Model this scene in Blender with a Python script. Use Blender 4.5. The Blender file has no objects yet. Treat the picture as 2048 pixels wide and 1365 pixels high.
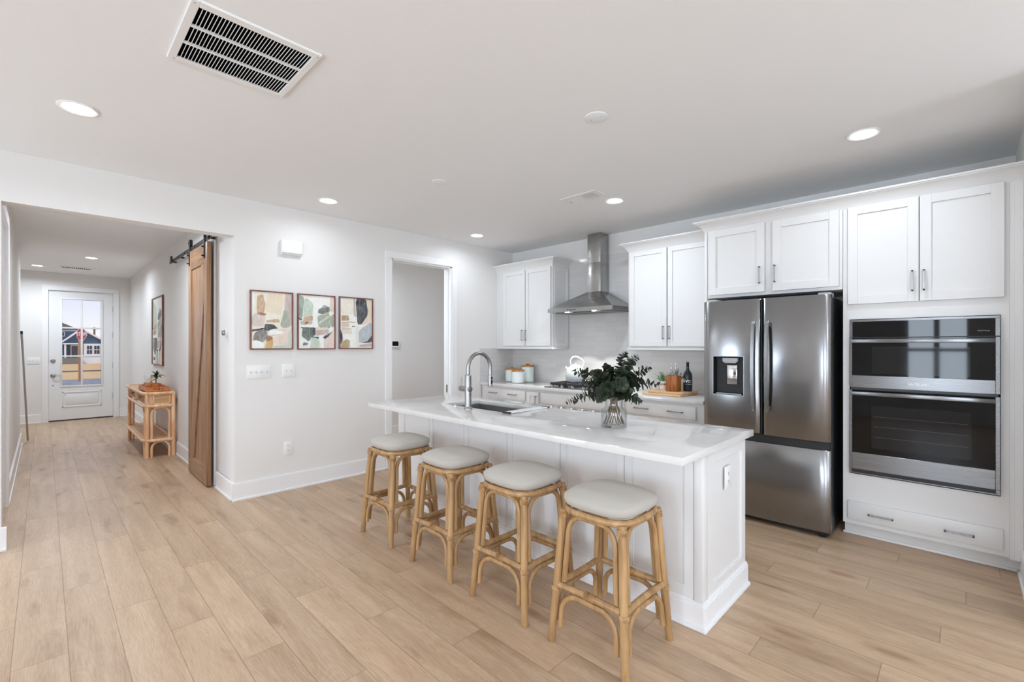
import bpy, bmesh, math, random
from mathutils import Vector, Matrix, noise
C = bpy.context.scene
COL = C.collection
random.seed(7)
PI = math.pi
# ------------------------------------------------------------------ camera, world, light, exposure
YAW = math.radians(44.5)
cam_d = bpy.data.cameras.new('camera'); cam = bpy.data.objects.new('camera', cam_d); COL.objects.link(cam)
cam.location = (0, 0, 1.41); cam.rotation_euler = (PI / 2, 0, YAW)
cam_d.sensor_width = 36; cam_d.lens = 36 * 920 / 2048
cam_d.shift_y = (691 - 682.5) / 2048
cam_d.clip_start = .02; cam_d.clip_end = 600
C.camera = cam
VS = C.view_settings
VS.view_transform = 'Standard'; VS.look = 'None'; VS.gamma = 1; VS.use_curve_mapping = False
VS.exposure = 0.26
C.cycles.max_bounces = 14; C.cycles.diffuse_bounces = 7; C.cycles.glossy_bounces = 6
C.cycles.transparent_max_bounces = 24; C.cycles.transmission_bounces = 8
C.cycles.caustics_reflective = False; C.cycles.caustics_refractive = False
C.cycles.sample_clamp_indirect = 4
C.cycles.use_denoising = True

w = bpy.data.worlds.new('sky'); C.world = w; w.use_nodes = True
nt = w.node_tree; nt.nodes.clear()
o_ = nt.nodes.new('ShaderNodeOutputWorld'); b_ = nt.nodes.new('ShaderNodeBackground'); r_ = nt.nodes.new('ShaderNodeValToRGB')
t_ = nt.nodes.new('ShaderNodeTexCoord'); s_ = nt.nodes.new('ShaderNodeSeparateXYZ')
nt.links.new(t_.outputs['Generated'], s_.inputs[0]); nt.links.new(s_.outputs['Z'], r_.inputs[0])
r_.color_ramp.elements[0].position = 0.0; r_.color_ramp.elements[0].color = (.96, .94, .95, 1)
r_.color_ramp.elements[1].position = .13; r_.color_ramp.elements[1].color = (.66, .75, 1.0, 1)
nt.links.new(r_.outputs[0], b_.inputs[0]); b_.inputs[1].default_value = .88; nt.links.new(b_.outputs[0], o_.inputs[0])

def light(name, kind, loc, energy, rot=(0, 0, 0), color=(1, 1, 1), **kw):
    d = bpy.data.lights.new(name, kind); d.energy = energy; d.color = color
    for k, v in kw.items(): setattr(d, k, v)
    o = bpy.data.objects.new(name, d); COL.objects.link(o); o.location = loc; o.rotation_euler = rot
    return o
light('sun', 'SUN', (0, 0, 20), 1.7, (math.radians(38), math.radians(28), 0), (1, .95, .88), angle=.01)
WIN_E = 1.28          # daylight area lamps at the room's real and added windows, W per window is set below
CAN_E = 0.30          # the recessed lamps
SOUTH = -3.20
DAY = (.80, .94, 1.10); LED = (.87, .97, 1.09)
WINDOWS = [(-4.40, -3.45, .50, 2.15), (-.80, .08, .50, 2.15), (1.0, 2.6, .50, 2.15)]  # the last one is unseen, added to let in more light
for (a, b, c, d) in WINDOWS:
    light('window_fill', 'AREA', ((a + b) / 2, SOUTH - .22, (c + d) / 2), 34 * (b - a) * (d - c) * WIN_E, (PI / 2, 0, 0), DAY,
          shape='RECTANGLE', size=b - a, size_y=d - c)
EAST_ADDED = [(-2.9, -1.75, .50, 2.15), (-1.5, -.35, .50, 2.15), (2.15, 3.2, .50, 2.15)]  # unseen windows, added to give the left wall frontal light
for (a, b, c, d) in EAST_ADDED:
    light('window_fill', 'AREA', (3.34, (a + b) / 2, (c + d) / 2), 34 * (b - a) * (d - c) * WIN_E * .62, (PI / 2, 0, PI / 2), DAY, shape='RECTANGLE', size=b - a, size_y=d - c)  # fill lamps behind the added east windows

# ------------------------------------------------------------------ materials
M = {}
def nodes(name):
    m = bpy.data.materials.new(name); m.use_nodes = True; M[name] = m
    n = m.node_tree.nodes; p = n['Principled BSDF']
    return m, m.node_tree, n, p, m.node_tree.links
def sset(p, **kw):
    al = dict(color='Base Color', rough='Roughness', metal='Metallic', spec='Specular IOR Level', aniso='Anisotropic', arot='Anisotropic Rotation', coat='Coat Weight', sheen='Sheen Weight', emit='Emission Strength', ecol='Emission Color', alpha='Alpha', trans='Transmission Weight', ior='IOR')
    for k, v in kw.items():
        if k in ('color', 'ecol') and len(v) == 3: v = (*v, 1)
        p.inputs[al[k]].default_value = v
def S(r, g, b):   # sRGB 0..255 -> linear
    f = lambda c: (c / 255 / 12.92) if c <= 10 else ((c / 255 + .055) / 1.055) ** 2.4
    return (f(r), f(g), f(b))
def plain(name, color, rough=.5, bump=0, bscale=200, var=0, vscale=3, **kw):
    m, t, n, p, l = nodes(name); sset(p, color=color, rough=rough, **kw)
    tc = n.new('ShaderNodeTexCoord')
    if var:
        nz = n.new('ShaderNodeTexNoise'); nz.inputs['Scale'].default_value = vscale; l.new(tc.outputs['Object'], nz.inputs['Vector'])
        mx = n.new('ShaderNodeMix'); mx.data_type = 'RGBA'; l.new(nz.outputs['Fac'], mx.inputs['Factor'])
        mx.inputs['A'].default_value = (*[c * (1 - var) for c in color[:3]], 1); mx.inputs['B'].default_value = (*[min(1, c * (1 + var)) for c in color[:3]], 1)
        l.new(mx.outputs['Result'], p.inputs['Base Color'])
    if bump:
        nz = n.new('ShaderNodeTexNoise'); nz.inputs['Scale'].default_value = bscale; l.new(tc.outputs['Object'], nz.inputs['Vector'])
        bp = n.new('ShaderNodeBump'); bp.inputs['Strength'].default_value = bump; bp.inputs['Distance'].default_value = .002
        l.new(nz.outputs['Fac'], bp.inputs['Height']); l.new(bp.outputs['Normal'], p.inputs['Normal'])
    return m
def brushed(name, color, rough=.28, axis='x', aniso=.7, wave=0):
    m, t, n, p, l = nodes(name); sset(p, color=color, rough=rough, metal=1.0)
    tc = n.new('ShaderNodeTexCoord'); mp = n.new('ShaderNodeMapping'); l.new(tc.outputs['Object'], mp.inputs[0])
    mp.inputs['Scale'].default_value = {'x': (1.5, 300, 900), 'z': (900, 300, 1.5)}[axis]
    nz = n.new('ShaderNodeTexNoise'); nz.inputs['Scale'].default_value = 1.0; nz.inputs['Detail'].default_value = 3; l.new(mp.outputs[0], nz.inputs['Vector'])
    mr = n.new('ShaderNodeMapRange'); mr.inputs['To Min'].default_value = rough * .85; mr.inputs['To Max'].default_value = rough * 1.2
    l.new(nz.outputs['Fac'], mr.inputs['Value']); l.new(mr.outputs[0], p.inputs['Roughness'])
    bp = n.new('ShaderNodeBump'); bp.inputs['Strength'].default_value = .02; bp.inputs['Distance'].default_value = .0004
    l.new(nz.outputs['Fac'], bp.inputs['Height'])
    if aniso:
        tg = n.new('ShaderNodeTangent'); tg.direction_type = 'RADIAL'; tg.axis = 'Z'; l.new(tg.outputs[0], p.inputs['Tangent']); sset(p, aniso=aniso, arot=.25)
    if wave:
        n2 = n.new('ShaderNodeTexNoise'); n2.inputs['Scale'].default_value = 2.6; n2.inputs['Detail'].default_value = 0; l.new(tc.outputs['Object'], n2.inputs['Vector'])
        b2 = n.new('ShaderNodeBump'); b2.inputs['Strength'].default_value = wave; b2.inputs['Distance'].default_value = .01
        l.new(n2.outputs['Fac'], b2.inputs['Height']); l.new(b2.outputs['Normal'], bp.inputs['Normal'])
    l.new(bp.outputs['Normal'], p.inputs['Normal'])
    return m
def glow(name, color, strength):
    m, t, n, p, l = nodes(name); sset(p, color=color, emit=strength, ecol=color); return m
def wood(name, c1, c2, axis='z', rough=.4, scale=1.0, stretch=18, bump=.15, coat=0):
    m, t, n, p, l = nodes(name); sset(p, rough=rough, coat=coat)
    tc = n.new('ShaderNodeTexCoord'); mp = n.new('ShaderNodeMapping'); l.new(tc.outputs['Object'], mp.inputs[0])
    a = 1.6 * scale; b = a * stretch
    mp.inputs['Scale'].default_value = {'x': (a, b, b), 'y': (b, a, b), 'z': (b, b, a)}[axis]
    nz = n.new('ShaderNodeTexNoise'); nz.inputs['Scale'].default_value = 1; nz.inputs['Detail'].default_value = 6; nz.inputs['Distortion'].default_value = .8
    l.new(mp.outputs[0], nz.inputs['Vector'])
    cr = n.new('ShaderNodeValToRGB'); cr.color_ramp.elements[0].position = .32; cr.color_ramp.elements[1].position = .68
    cr.color_ramp.elements[0].color = (*c1, 1); cr.color_ramp.elements[1].color = (*c2, 1)
    l.new(nz.outputs['Fac'], cr.inputs[0]); l.new(cr.outputs[0], p.inputs['Base Color'])
    bp = n.new('ShaderNodeBump'); bp.inputs['Strength'].default_value = bump; bp.inputs['Distance'].default_value = .002
    l.new(nz.outputs['Fac'], bp.inputs['Height']); l.new(bp.outputs['Normal'], p.inputs['Normal'])
    return m
def thin_glass(name, tint=(1, 1, 1), edge=(.75, .78, .8), gloss=1.0):
    m = bpy.data.materials.new(name); m.use_nodes = True; M[name] = m; t = m.node_tree; n = t.nodes; l = t.links; n.clear()
    out = n.new('ShaderNodeOutputMaterial'); tr = n.new('ShaderNodeBsdfTransparent'); gl = n.new('ShaderNodeBsdfGlossy'); gl.inputs['Roughness'].default_value = .01
    fr = n.new('ShaderNodeLayerWeight'); fr.inputs['Blend'].default_value = .5; pw = n.new('ShaderNodeMath'); pw.operation = 'POWER'; pw.inputs[1].default_value = 4; l.new(fr.outputs['Facing'], pw.inputs[0]); mx = n.new('ShaderNodeMixShader')
    lw = n.new('ShaderNodeLayerWeight'); lw.inputs['Blend'].default_value = .25
    mc = n.new('ShaderNodeMix'); mc.data_type = 'RGBA'; mc.inputs['A'].default_value = (*tint, 1); mc.inputs['B'].default_value = (*edge, 1)
    l.new(lw.outputs['Facing'], mc.inputs['Factor']); l.new(mc.outputs['Result'], tr.inputs['Color'])
    ml = n.new('ShaderNodeMath'); ml.operation = 'MULTIPLY_ADD'; ml.inputs[1].default_value = .8 * gloss; ml.inputs[2].default_value = .035 * gloss
    l.new(pw.outputs[0], ml.inputs[0]); l.new(ml.outputs[0], mx.inputs[0]); l.new(tr.outputs[0], mx.inputs[1]); l.new(gl.outputs[0], mx.inputs[2]); l.new(mx.outputs[0], out.inputs[0])
    return m

plain('wall_paint', (.77, .755, .735), .75, bump=.06, bscale=260, spec=.3)
plain('ceiling_paint', (.835, .845, .85), .9, bump=.05, bscale=200, spec=.2)
plain('trim_paint', (.825, .82, .82), .4)
plain('cabinet_paint', (.745, .738, .728), .38)
plain('door_paint', (.80, .805, .81), .4)
plain('plastic_white', (.82, .82, .81), .35)
plain('plastic_grey', (.45, .45, .45), .4)
plain('rack_grey', (.07, .07, .07), .4)
plain('slot_dark', (.05, .05, .05), .5)
plain('black_metal', (.016, .017, .018), .42, bump=.1, bscale=400)
plain('black_plastic', (.012, .012, .013), .35)
plain('vent_shade', (.0015, .0015, .0015), .9, spec=0)  # near-black colour that paints the shade inside the vents
plain('cast_iron', (.02, .02, .022), .55, bump=.3, bscale=300)
plain('gasket', (.02, .02, .02), .6)
plain('black_glass', (.004, .004, .0045), .03, spec=.26)
plain('oven_window', (.014, .014, .015), .04, spec=.26)
brushed('steel', (.20, .20, .202), .27, 'x')
brushed('steel_upright', (.30, .30, .302), .27, 'z')
brushed('steel_fridge', (.33, .332, .34), .22, 'x', aniso=.8, wave=.12)
brushed('steel_hood', (.42, .42, .41), .26, 'x')
brushed('steel_dark', (.16, .16, .165), .3, 'x')
brushed('nickel', (.36, .35, .34), .33, 'z', aniso=0)
plain('chrome', (.75, .75, .76), .1, metal=1.0)
brushed('sink_steel', (.30, .29, .28), .38, 'x')
plain('handle_metal', (.42, .42, .42), .3, metal=1.0)
glow('lamp_lens', (1, .985, .96), 14)
glow('hood_lamp_lens', (1, .95, .88), 10)
wood('oak', S(126, 92, 66), S(176, 136, 102), 'z', .34, 1.0, 22, .2)
wood('oak_flat', S(132, 97, 70), S(180, 140, 106), 'x', .34, 1.0, 22, .2)
wood('rattan', S(214, 162, 118), S(242, 202, 164), 'z', .45, 2, 6, .15)
wood('rattan_shelf', S(204, 162, 126), S(224, 186, 150), 'x', .5, 2, 12, .1)
wood('bamboo', S(146, 110, 70), S(186, 149, 103), 'z', .42, 2.2, 7, .2)
wood('binding', S(140, 100, 58), S(200, 160, 112), 'y', .5, 10, 3, .4)
wood('tray_wood', S(172, 98, 48), S(214, 140, 82), 'x', .4, 2, 10, .1)
wood('board_wood', S(206, 164, 118), S(232, 196, 152), 'x', .45, 2, 14, .1)
wood('box_wood', S(112, 58, 20), S(190, 112, 42), 'z', .4, 3, 8, .15)
wood('lid_wood', S(150, 96, 44), S(204, 150, 88), 'x', .4, 4, 8, .1)
wood('post_wood', S(150, 100, 58), S(196, 142, 92), 'z', .7, 2, 8, .1)
wood('frame_wood', S(98, 58, 50), S(138, 88, 76), 'z', .45, 3, 8, .1)
plain('linen', (.475, .44, .39), .95, bump=.6, bscale=900, var=.05, vscale=500, sheen=.2)
plain('ceramic_white', (.80, .83, .81), .25)
plain('ceramic_sage', (.68, .74, .70), .3)
plain('enamel', (.60, .63, .63), .15)
plain('clear_handle', (.58, .59, .60), .25)
plain('copper', (.55, .25, .13), .3, metal=.8)
plain('pot_white', (.75, .76, .78), .35)
plain('leaf_green', S(92, 138, 66), .5, var=.35, vscale=30)
plain('leaf_grey_green', S(82, 108, 84), .55, var=.3, vscale=30)
plain('leaf_dark', S(34, 76, 44), .45, var=.3, vscale=20)
plain('eucalyptus', S(46, 57, 38), .6, var=.5, vscale=14)
plain('stem_brown', S(112, 94, 66), .6, var=.2, vscale=40)
plain('bottle_navy', (.008, .010, .018), .3)
plain('cork', S(190, 150, 110), .8)
plain('ink_white', (.85, .85, .85), .5)
plain('ink_bright', (.97, .97, .97), .4)
plain('ink_grey', (.35, .35, .36), .5)
plain('grass_dry', S(196, 160, 112), .95, bump=.5, bscale=3, var=.25, vscale=1.2)
plain('gravel', S(122, 126, 134), .95, bump=1, bscale=6, var=.8, vscale=3.5)
plain('asphalt', S(60, 58, 58), .9, var=.2)
plain('siding_blue', S(58, 88, 120), .7, var=.06)
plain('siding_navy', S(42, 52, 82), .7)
plain('roof_shingle', S(92, 92, 98), .9, var=.25, vscale=5)
plain('house_white', (.80, .81, .84), .6)
plain('house_glass', S(40, 48, 60), .2)
plain('sign_red', S(176, 28, 44), .4)
plain('concrete', S(120, 118, 116), .9, var=.2, vscale=4)
plain('blind_white', (.75, .75, .75), .6)
thin_glass('pane_glass', gloss=.8)
thin_glass('vase_glass', (.996, .998, .998), (.78, .82, .84))
thin_glass('water', (.985, .99, .992), (.93, .95, .96), .4)

def cane():
    m, t, n, p, l = nodes('cane'); sset(p, rough=.6)
    tc = n.new('ShaderNodeTexCoord'); ck = n.new('ShaderNodeTexBrick'); l.new(tc.outputs['Object'], ck.inputs['Vector'])
    mp = n.new('ShaderNodeMapping'); l.new(tc.outputs['Object'], mp.inputs[0]); mp.inputs['Rotation'].default_value = (PI / 2, 0, PI / 2); l.new(mp.outputs[0], ck.inputs['Vector'])
    ck.offset = 0; ck.inputs['Scale'].default_value = 60; ck.inputs['Brick Width'].default_value = .9; ck.inputs['Row Height'].default_value = .5; ck.inputs['Mortar Size'].default_value = .06
    ck.inputs['Color1'].default_value = (*S(206, 166, 122), 1); ck.inputs['Color2'].default_value = (*S(186, 146, 100), 1); ck.inputs['Mortar'].default_value = (*S(128, 92, 58), 1)
    l.new(ck.outputs['Color'], p.inputs['Base Color'])
cane()

def quartz():
    m, t, n, p, l = nodes('quartz'); sset(p, rough=.06, spec=.6)
    tc = n.new('ShaderNodeTexCoord'); nz = n.new('ShaderNodeTexNoise'); nz.inputs['Scale'].default_value = 1.7; nz.inputs['Detail'].default_value = 8; nz.inputs['Distortion'].default_value = 1.4
    l.new(tc.outputs['Object'], nz.inputs['Vector'])
    cr = n.new('ShaderNodeValToRGB'); e = cr.color_ramp.elements
    e[0].position = .44; e[0].color = (.70, .682, .664, 1); e[1].position = .56; e[1].color = (.70, .682, .664, 1)
    k = cr.color_ramp.elements.new(.5); k.color = (.67, .652, .634, 1)
    l.new(nz.outputs['Fac'], cr.inputs[0]); l.new(cr.outputs[0], p.inputs['Base Color'])
quartz()

def floor_mat():
    m, t, n, p, l = nodes('plank_floor')
    geo = n.new('ShaderNodeNewGeometry'); sp = n.new('ShaderNodeSeparateXYZ'); l.new(geo.outputs['Position'], sp.inputs[0])
    def math_(op, a, b=None, c=None):
        k = n.new('ShaderNodeMath'); k.operation = op
        for i, v in enumerate((a, b, c)):
            if v is None: continue
            if isinstance(v, (int, float)): k.inputs[i].default_value = v
            else: l.new(v, k.inputs[i])
        return k.outputs[0]
    PW, PL = .1806, 1.22
    v = math_('DIVIDE', math_('SUBTRACT', sp.outputs['Y'], .26), PW)
    row = math_('FLOOR', v); fv = math_('FRACT', v)
    wn0 = n.new('ShaderNodeTexWhiteNoise'); wn0.noise_dimensions = '1D'; l.new(row, wn0.inputs['W'])
    off = math_('ADD', math_('MULTIPLY_ADD', row, .452, -3.25), math_('MULTIPLY', wn0.outputs['Value'], .05))
    u = math_('DIVIDE', math_('SUBTRACT', sp.outputs['X'], off), PL)
    idx = math_('FLOOR', u); fu = math_('FRACT', u)
    cb = n.new('ShaderNodeCombineXYZ'); l.new(row, cb.inputs[0]); l.new(idx, cb.inputs[1])
    wn = n.new('ShaderNodeTexWhiteNoise'); wn.noise_dimensions = '2D'; l.new(cb.outputs[0], wn.inputs['Vector'])
    rnd = wn.outputs['Value']
    # grain coordinates, shifted per plank
    gc = n.new('ShaderNodeCombineXYZ'); l.new(sp.outputs['X'], gc.inputs[0]); l.new(math_('MULTIPLY', sp.outputs['Y'], 1.0), gc.inputs[1]); l.new(math_('MULTIPLY', rnd, 37.0), gc.inputs[2])
    def noise_(sx, sy, detail, dist=0.0, rough=.5):
        mp = n.new('ShaderNodeMapping'); l.new(gc.outputs[0], mp.inputs[0]); mp.inputs['Scale'].default_value = (sx, sy, 1)
        z = n.new('ShaderNodeTexNoise'); z.inputs['Scale'].default_value = 1; z.inputs['Detail'].default_value = detail; z.inputs['Distortion'].default_value = dist; z.inputs['Roughness'].default_value = rough
        l.new(mp.outputs[0], z.inputs['Vector']); return z.outputs['Fac']
    broad = noise_(1.2, 14.0, 3, .3)
    fine = noise_(10.0, 330.0, 4, .12)
    rings = noise_(1.6, 7.0, 2, .5)
    ring = math_('SINE', math_('MULTIPLY', rings, 120.0))
    smudge = noise_(1.1, 5.0, 2, 1.2)
    def ramp(f, a, ca, b, cb_):
        k = n.new('ShaderNodeValToRGB'); e = k.color_ramp.elements; e[0].position = a; e[0].color = (*ca, 1); e[1].position = b; e[1].color = (*cb_, 1); l.new(f, k.inputs[0]); return k.outputs[0]
    base = ramp(broad, .3, S(184, 155, 126), .7, S(204, 177, 149))
    def mixc(bl, f, a, b):
        k = n.new('ShaderNodeMix'); k.data_type = 'RGBA'; k.blend_type = bl
        if isinstance(f, (int, float)): k.inputs['Factor'].default_value = f
        else: l.new(f, k.inputs['Factor'])
        for s, x in (('A', a), ('B', b)):
            if isinstance(x, tuple): k.inputs[s].default_value = (*x, 1)
            else: l.new(x, k.inputs[s])
        return k.outputs['Result']
    c = mixc('MULTIPLY', .62, base, ramp(fine, .34, (.72, .68, .64), .60, (1.03, 1.03, 1.03)))
    c = mixc('MULTIPLY', .15, c, ramp(ring, -.2, (.68, .62, .56), .8, (1, 1, 1)))
    sm = n.new('ShaderNodeMapRange'); sm.inputs['From Min'].default_value = .56; sm.inputs['From Max'].default_value = .78; l.new(smudge, sm.inputs['Value'])
    c = mixc('MULTIPLY', math_('MULTIPLY', sm.outputs[0], .5), c, (.52, .45, .39))
    kv = n.new('ShaderNodeMapping'); l.new(gc.outputs[0], kv.inputs[0]); kv.inputs['Scale'].default_value = (1.5, 5.2, 1)
    wb = n.new('ShaderNodeTexNoise'); wb.inputs['Scale'].default_value = 3; l.new(kv.outputs[0], wb.inputs['Vector'])
    wm = n.new('ShaderNodeMix'); wm.data_type = 'VECTOR'; wm.inputs['Factor'].default_value = .14; l.new(kv.outputs[0], wm.inputs[4]); l.new(wb.outputs['Color'], wm.inputs[5])
    vo = n.new('ShaderNodeTexVoronoi'); vo.inputs['Scale'].default_value = 1; l.new(wm.outputs[1], vo.inputs['Vector'])
    kd = n.new('ShaderNodeMapRange'); kd.interpolation_type = 'SMOOTHSTEP'; kd.inputs['From Min'].default_value = .03; kd.inputs['From Max'].default_value = .20; kd.inputs['To Min'].default_value = .75; kd.inputs['To Max'].default_value = 0; l.new(vo.outputs['Distance'], kd.inputs['Value'])
    c = mixc('MULTIPLY', kd.outputs[0], c, (.60, .50, .41))
    kr = math_('MULTIPLY', math_('SINE', math_('MULTIPLY', vo.outputs['Distance'], 95.0)), math_('MAXIMUM', 0.0, math_('MULTIPLY_ADD', vo.outputs['Distance'], -2.2, .9)))
    krr = n.new('ShaderNodeMapRange'); krr.inputs['From Min'].default_value = .1; krr.inputs['To Max'].default_value = .26; l.new(kr, krr.inputs['Value'])
    c = mixc('MULTIPLY', krr.outputs[0], c, (.66, .57, .48))
    tint = n.new('ShaderNodeMapRange'); tint.inputs['To Min'].default_value = .90; tint.inputs['To Max'].default_value = 1.07; l.new(rnd, tint.inputs['Value'])
    hs = n.new('ShaderNodeHueSaturation'); l.new(c, hs.inputs['Color']); l.new(tint.outputs[0], hs.inputs['Value'])
    # seams
    dv = math_('MULTIPLY', math_('MINIMUM', fv, math_('SUBTRACT', 1.0, fv)), PW)
    du = math_('MULTIPLY', math_('MINIMUM', fu, math_('SUBTRACT', 1.0, fu)), PL)
    seam = math_('LESS_THAN', math_('MINIMUM', dv, du), .0016)
    c2 = mixc('MULTIPLY', math_('MULTIPLY', seam, .8), hs.outputs['Color'], (.50, .44, .38))
    l.new(c2, p.inputs['Base Color'])
    rr = n.new('ShaderNodeMapRange'); rr.inputs['To Min'].default_value = .30; rr.inputs['To Max'].default_value = .48; l.new(fine, rr.inputs['Value']); l.new(rr.outputs[0], p.inputs['Roughness'])
    bp = n.new('ShaderNodeBump'); bp.inputs['Strength'].default_value = .25; bp.inputs['Distance'].default_value = .0012
    l.new(math_('SUBTRACT', math_('MULTIPLY_ADD', ring, .12, fine), math_('MULTIPLY', seam, 2.0)), bp.inputs['Height']); l.new(bp.outputs['Normal'], p.inputs['Normal'])
    sset(p, spec=.45)
floor_mat()

def tile_mat():
    m, t, n, p, l = nodes('glazed_tile'); sset(p, rough=.12, spec=.5)
    geo = n.new('ShaderNodeNewGeometry'); sp = n.new('ShaderNodeSeparateXYZ'); l.new(geo.outputs['Position'], sp.inputs[0])
    ad = n.new('ShaderNodeMath'); ad.operation = 'ADD'; l.new(sp.outputs['X'], ad.inputs[0]); l.new(sp.outputs['Y'], ad.inputs[1])
    cb = n.new('ShaderNodeCombineXYZ'); l.new(ad.outputs[0], cb.inputs[0]); l.new(sp.outputs['Z'], cb.inputs[1])
    br = n.new('ShaderNodeTexBrick'); l.new(cb.outputs[0], br.inputs['Vector']); br.inputs['Scale'].default_value = 1
    br.inputs['Brick Width'].default_value = .305; br.inputs['Row Height'].default_value = .0585; br.inputs['Mortar Size'].default_value = .0016; br.inputs['Mortar Smooth'].default_value = .3
    br.inputs['Color1'].default_value = (.60, .585, .57, 1); br.inputs['Color2'].default_value = (.65, .635, .62, 1); br.inputs['Mortar'].default_value = (.56, .548, .532, 1)
    l.new(br.outputs['Color'], p.inputs['Base Color'])
    nz = n.new('ShaderNodeTexNoise'); nz.inputs['Scale'].default_value = 9; l.new(geo.outputs['Position'], nz.inputs['Vector'])
    ml = n.new('ShaderNodeMath'); ml.operation = 'MULTIPLY_ADD'; l.new(br.outputs['Fac'], ml.inputs[0]); ml.inputs[1].default_value = -1.2; l.new(nz.outputs['Fac'], ml.inputs[2])
    bp = n.new('ShaderNodeBump'); bp.inputs['Strength'].default_value = .3; bp.inputs['Distance'].default_value = .003; l.new(ml.outputs[0], bp.inputs['Height']); l.new(bp.outputs['Normal'], p.inputs['Normal'])
tile_mat()
def siding():
    m, t, n, p, l = nodes('siding'); sset(p, rough=.7)
    geo = n.new('ShaderNodeNewGeometry'); sp = n.new('ShaderNodeSeparateXYZ'); l.new(geo.outputs['Position'], sp.inputs[0])
    ml = n.new('ShaderNodeMath'); ml.operation = 'FRACT'; k = n.new('ShaderNodeMath'); k.operation = 'MULTIPLY'; k.inputs[1].default_value = 5; l.new(sp.outputs['Z'], k.inputs[0]); l.new(k.outputs[0], ml.inputs[0])
    cr = n.new('ShaderNodeValToRGB'); cr.color_ramp.elements[0].color = (*S(48, 76, 106), 1); cr.color_ramp.elements[1].color = (*S(72, 104, 138), 1); l.new(ml.outputs[0], cr.inputs[0]); l.new(cr.outputs[0], p.inputs['Base Color'])
siding()
def paint(name, c):
    m, t, n, p, l = nodes(name); sset(p, rough=.6)
    tc = n.new('ShaderNodeTexCoord'); mp = n.new('ShaderNodeMapping'); l.new(tc.outputs['Object'], mp.inputs[0]); mp.inputs['Scale'].default_value = (34, 34, 9)
    nz = n.new('ShaderNodeTexNoise'); nz.inputs['Scale'].default_value = 1; nz.inputs['Detail'].default_value = 5; nz.inputs['Distortion'].default_value = 1.5; l.new(mp.outputs[0], nz.inputs['Vector'])
    cr = n.new('ShaderNodeValToRGB'); cr.color_ramp.elements[0].position = .35; cr.color_ramp.elements[1].position = .68
    cr.color_ramp.elements[0].color = (*[x * .92 for x in c], 1); cr.color_ramp.elements[1].color = (*[min(1, x + (.9 - x) * .22) for x in c], 1)
    l.new(nz.outputs['Fac'], cr.inputs[0]); l.new(cr.outputs[0], p.inputs['Base Color'])
# colours of the abstract prints
for nm, c in dict(p_cream=(238, 232, 214), p_white=(244, 246, 240), p_blush=(216, 200, 190), p_pink=(228, 208, 194), p_sage=(160, 168, 148), p_grey=(122, 120, 112), p_navy=(24, 26, 38), p_tan=(196, 164, 126), p_ochre=(172, 148, 92), p_gold=(206, 170, 98), p_green=(150, 168, 150), p_deepgreen=(92, 108, 92), p_mint=(196, 208, 190), p_blue=(178, 188, 192), p_mauve=(196, 178, 170), p_slate=(96, 106, 106), p_sand=(232, 216, 190), p_rust=(150, 96, 54), p_emerald=(50, 100, 74)).items():
    paint(nm, S(*c))

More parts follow.
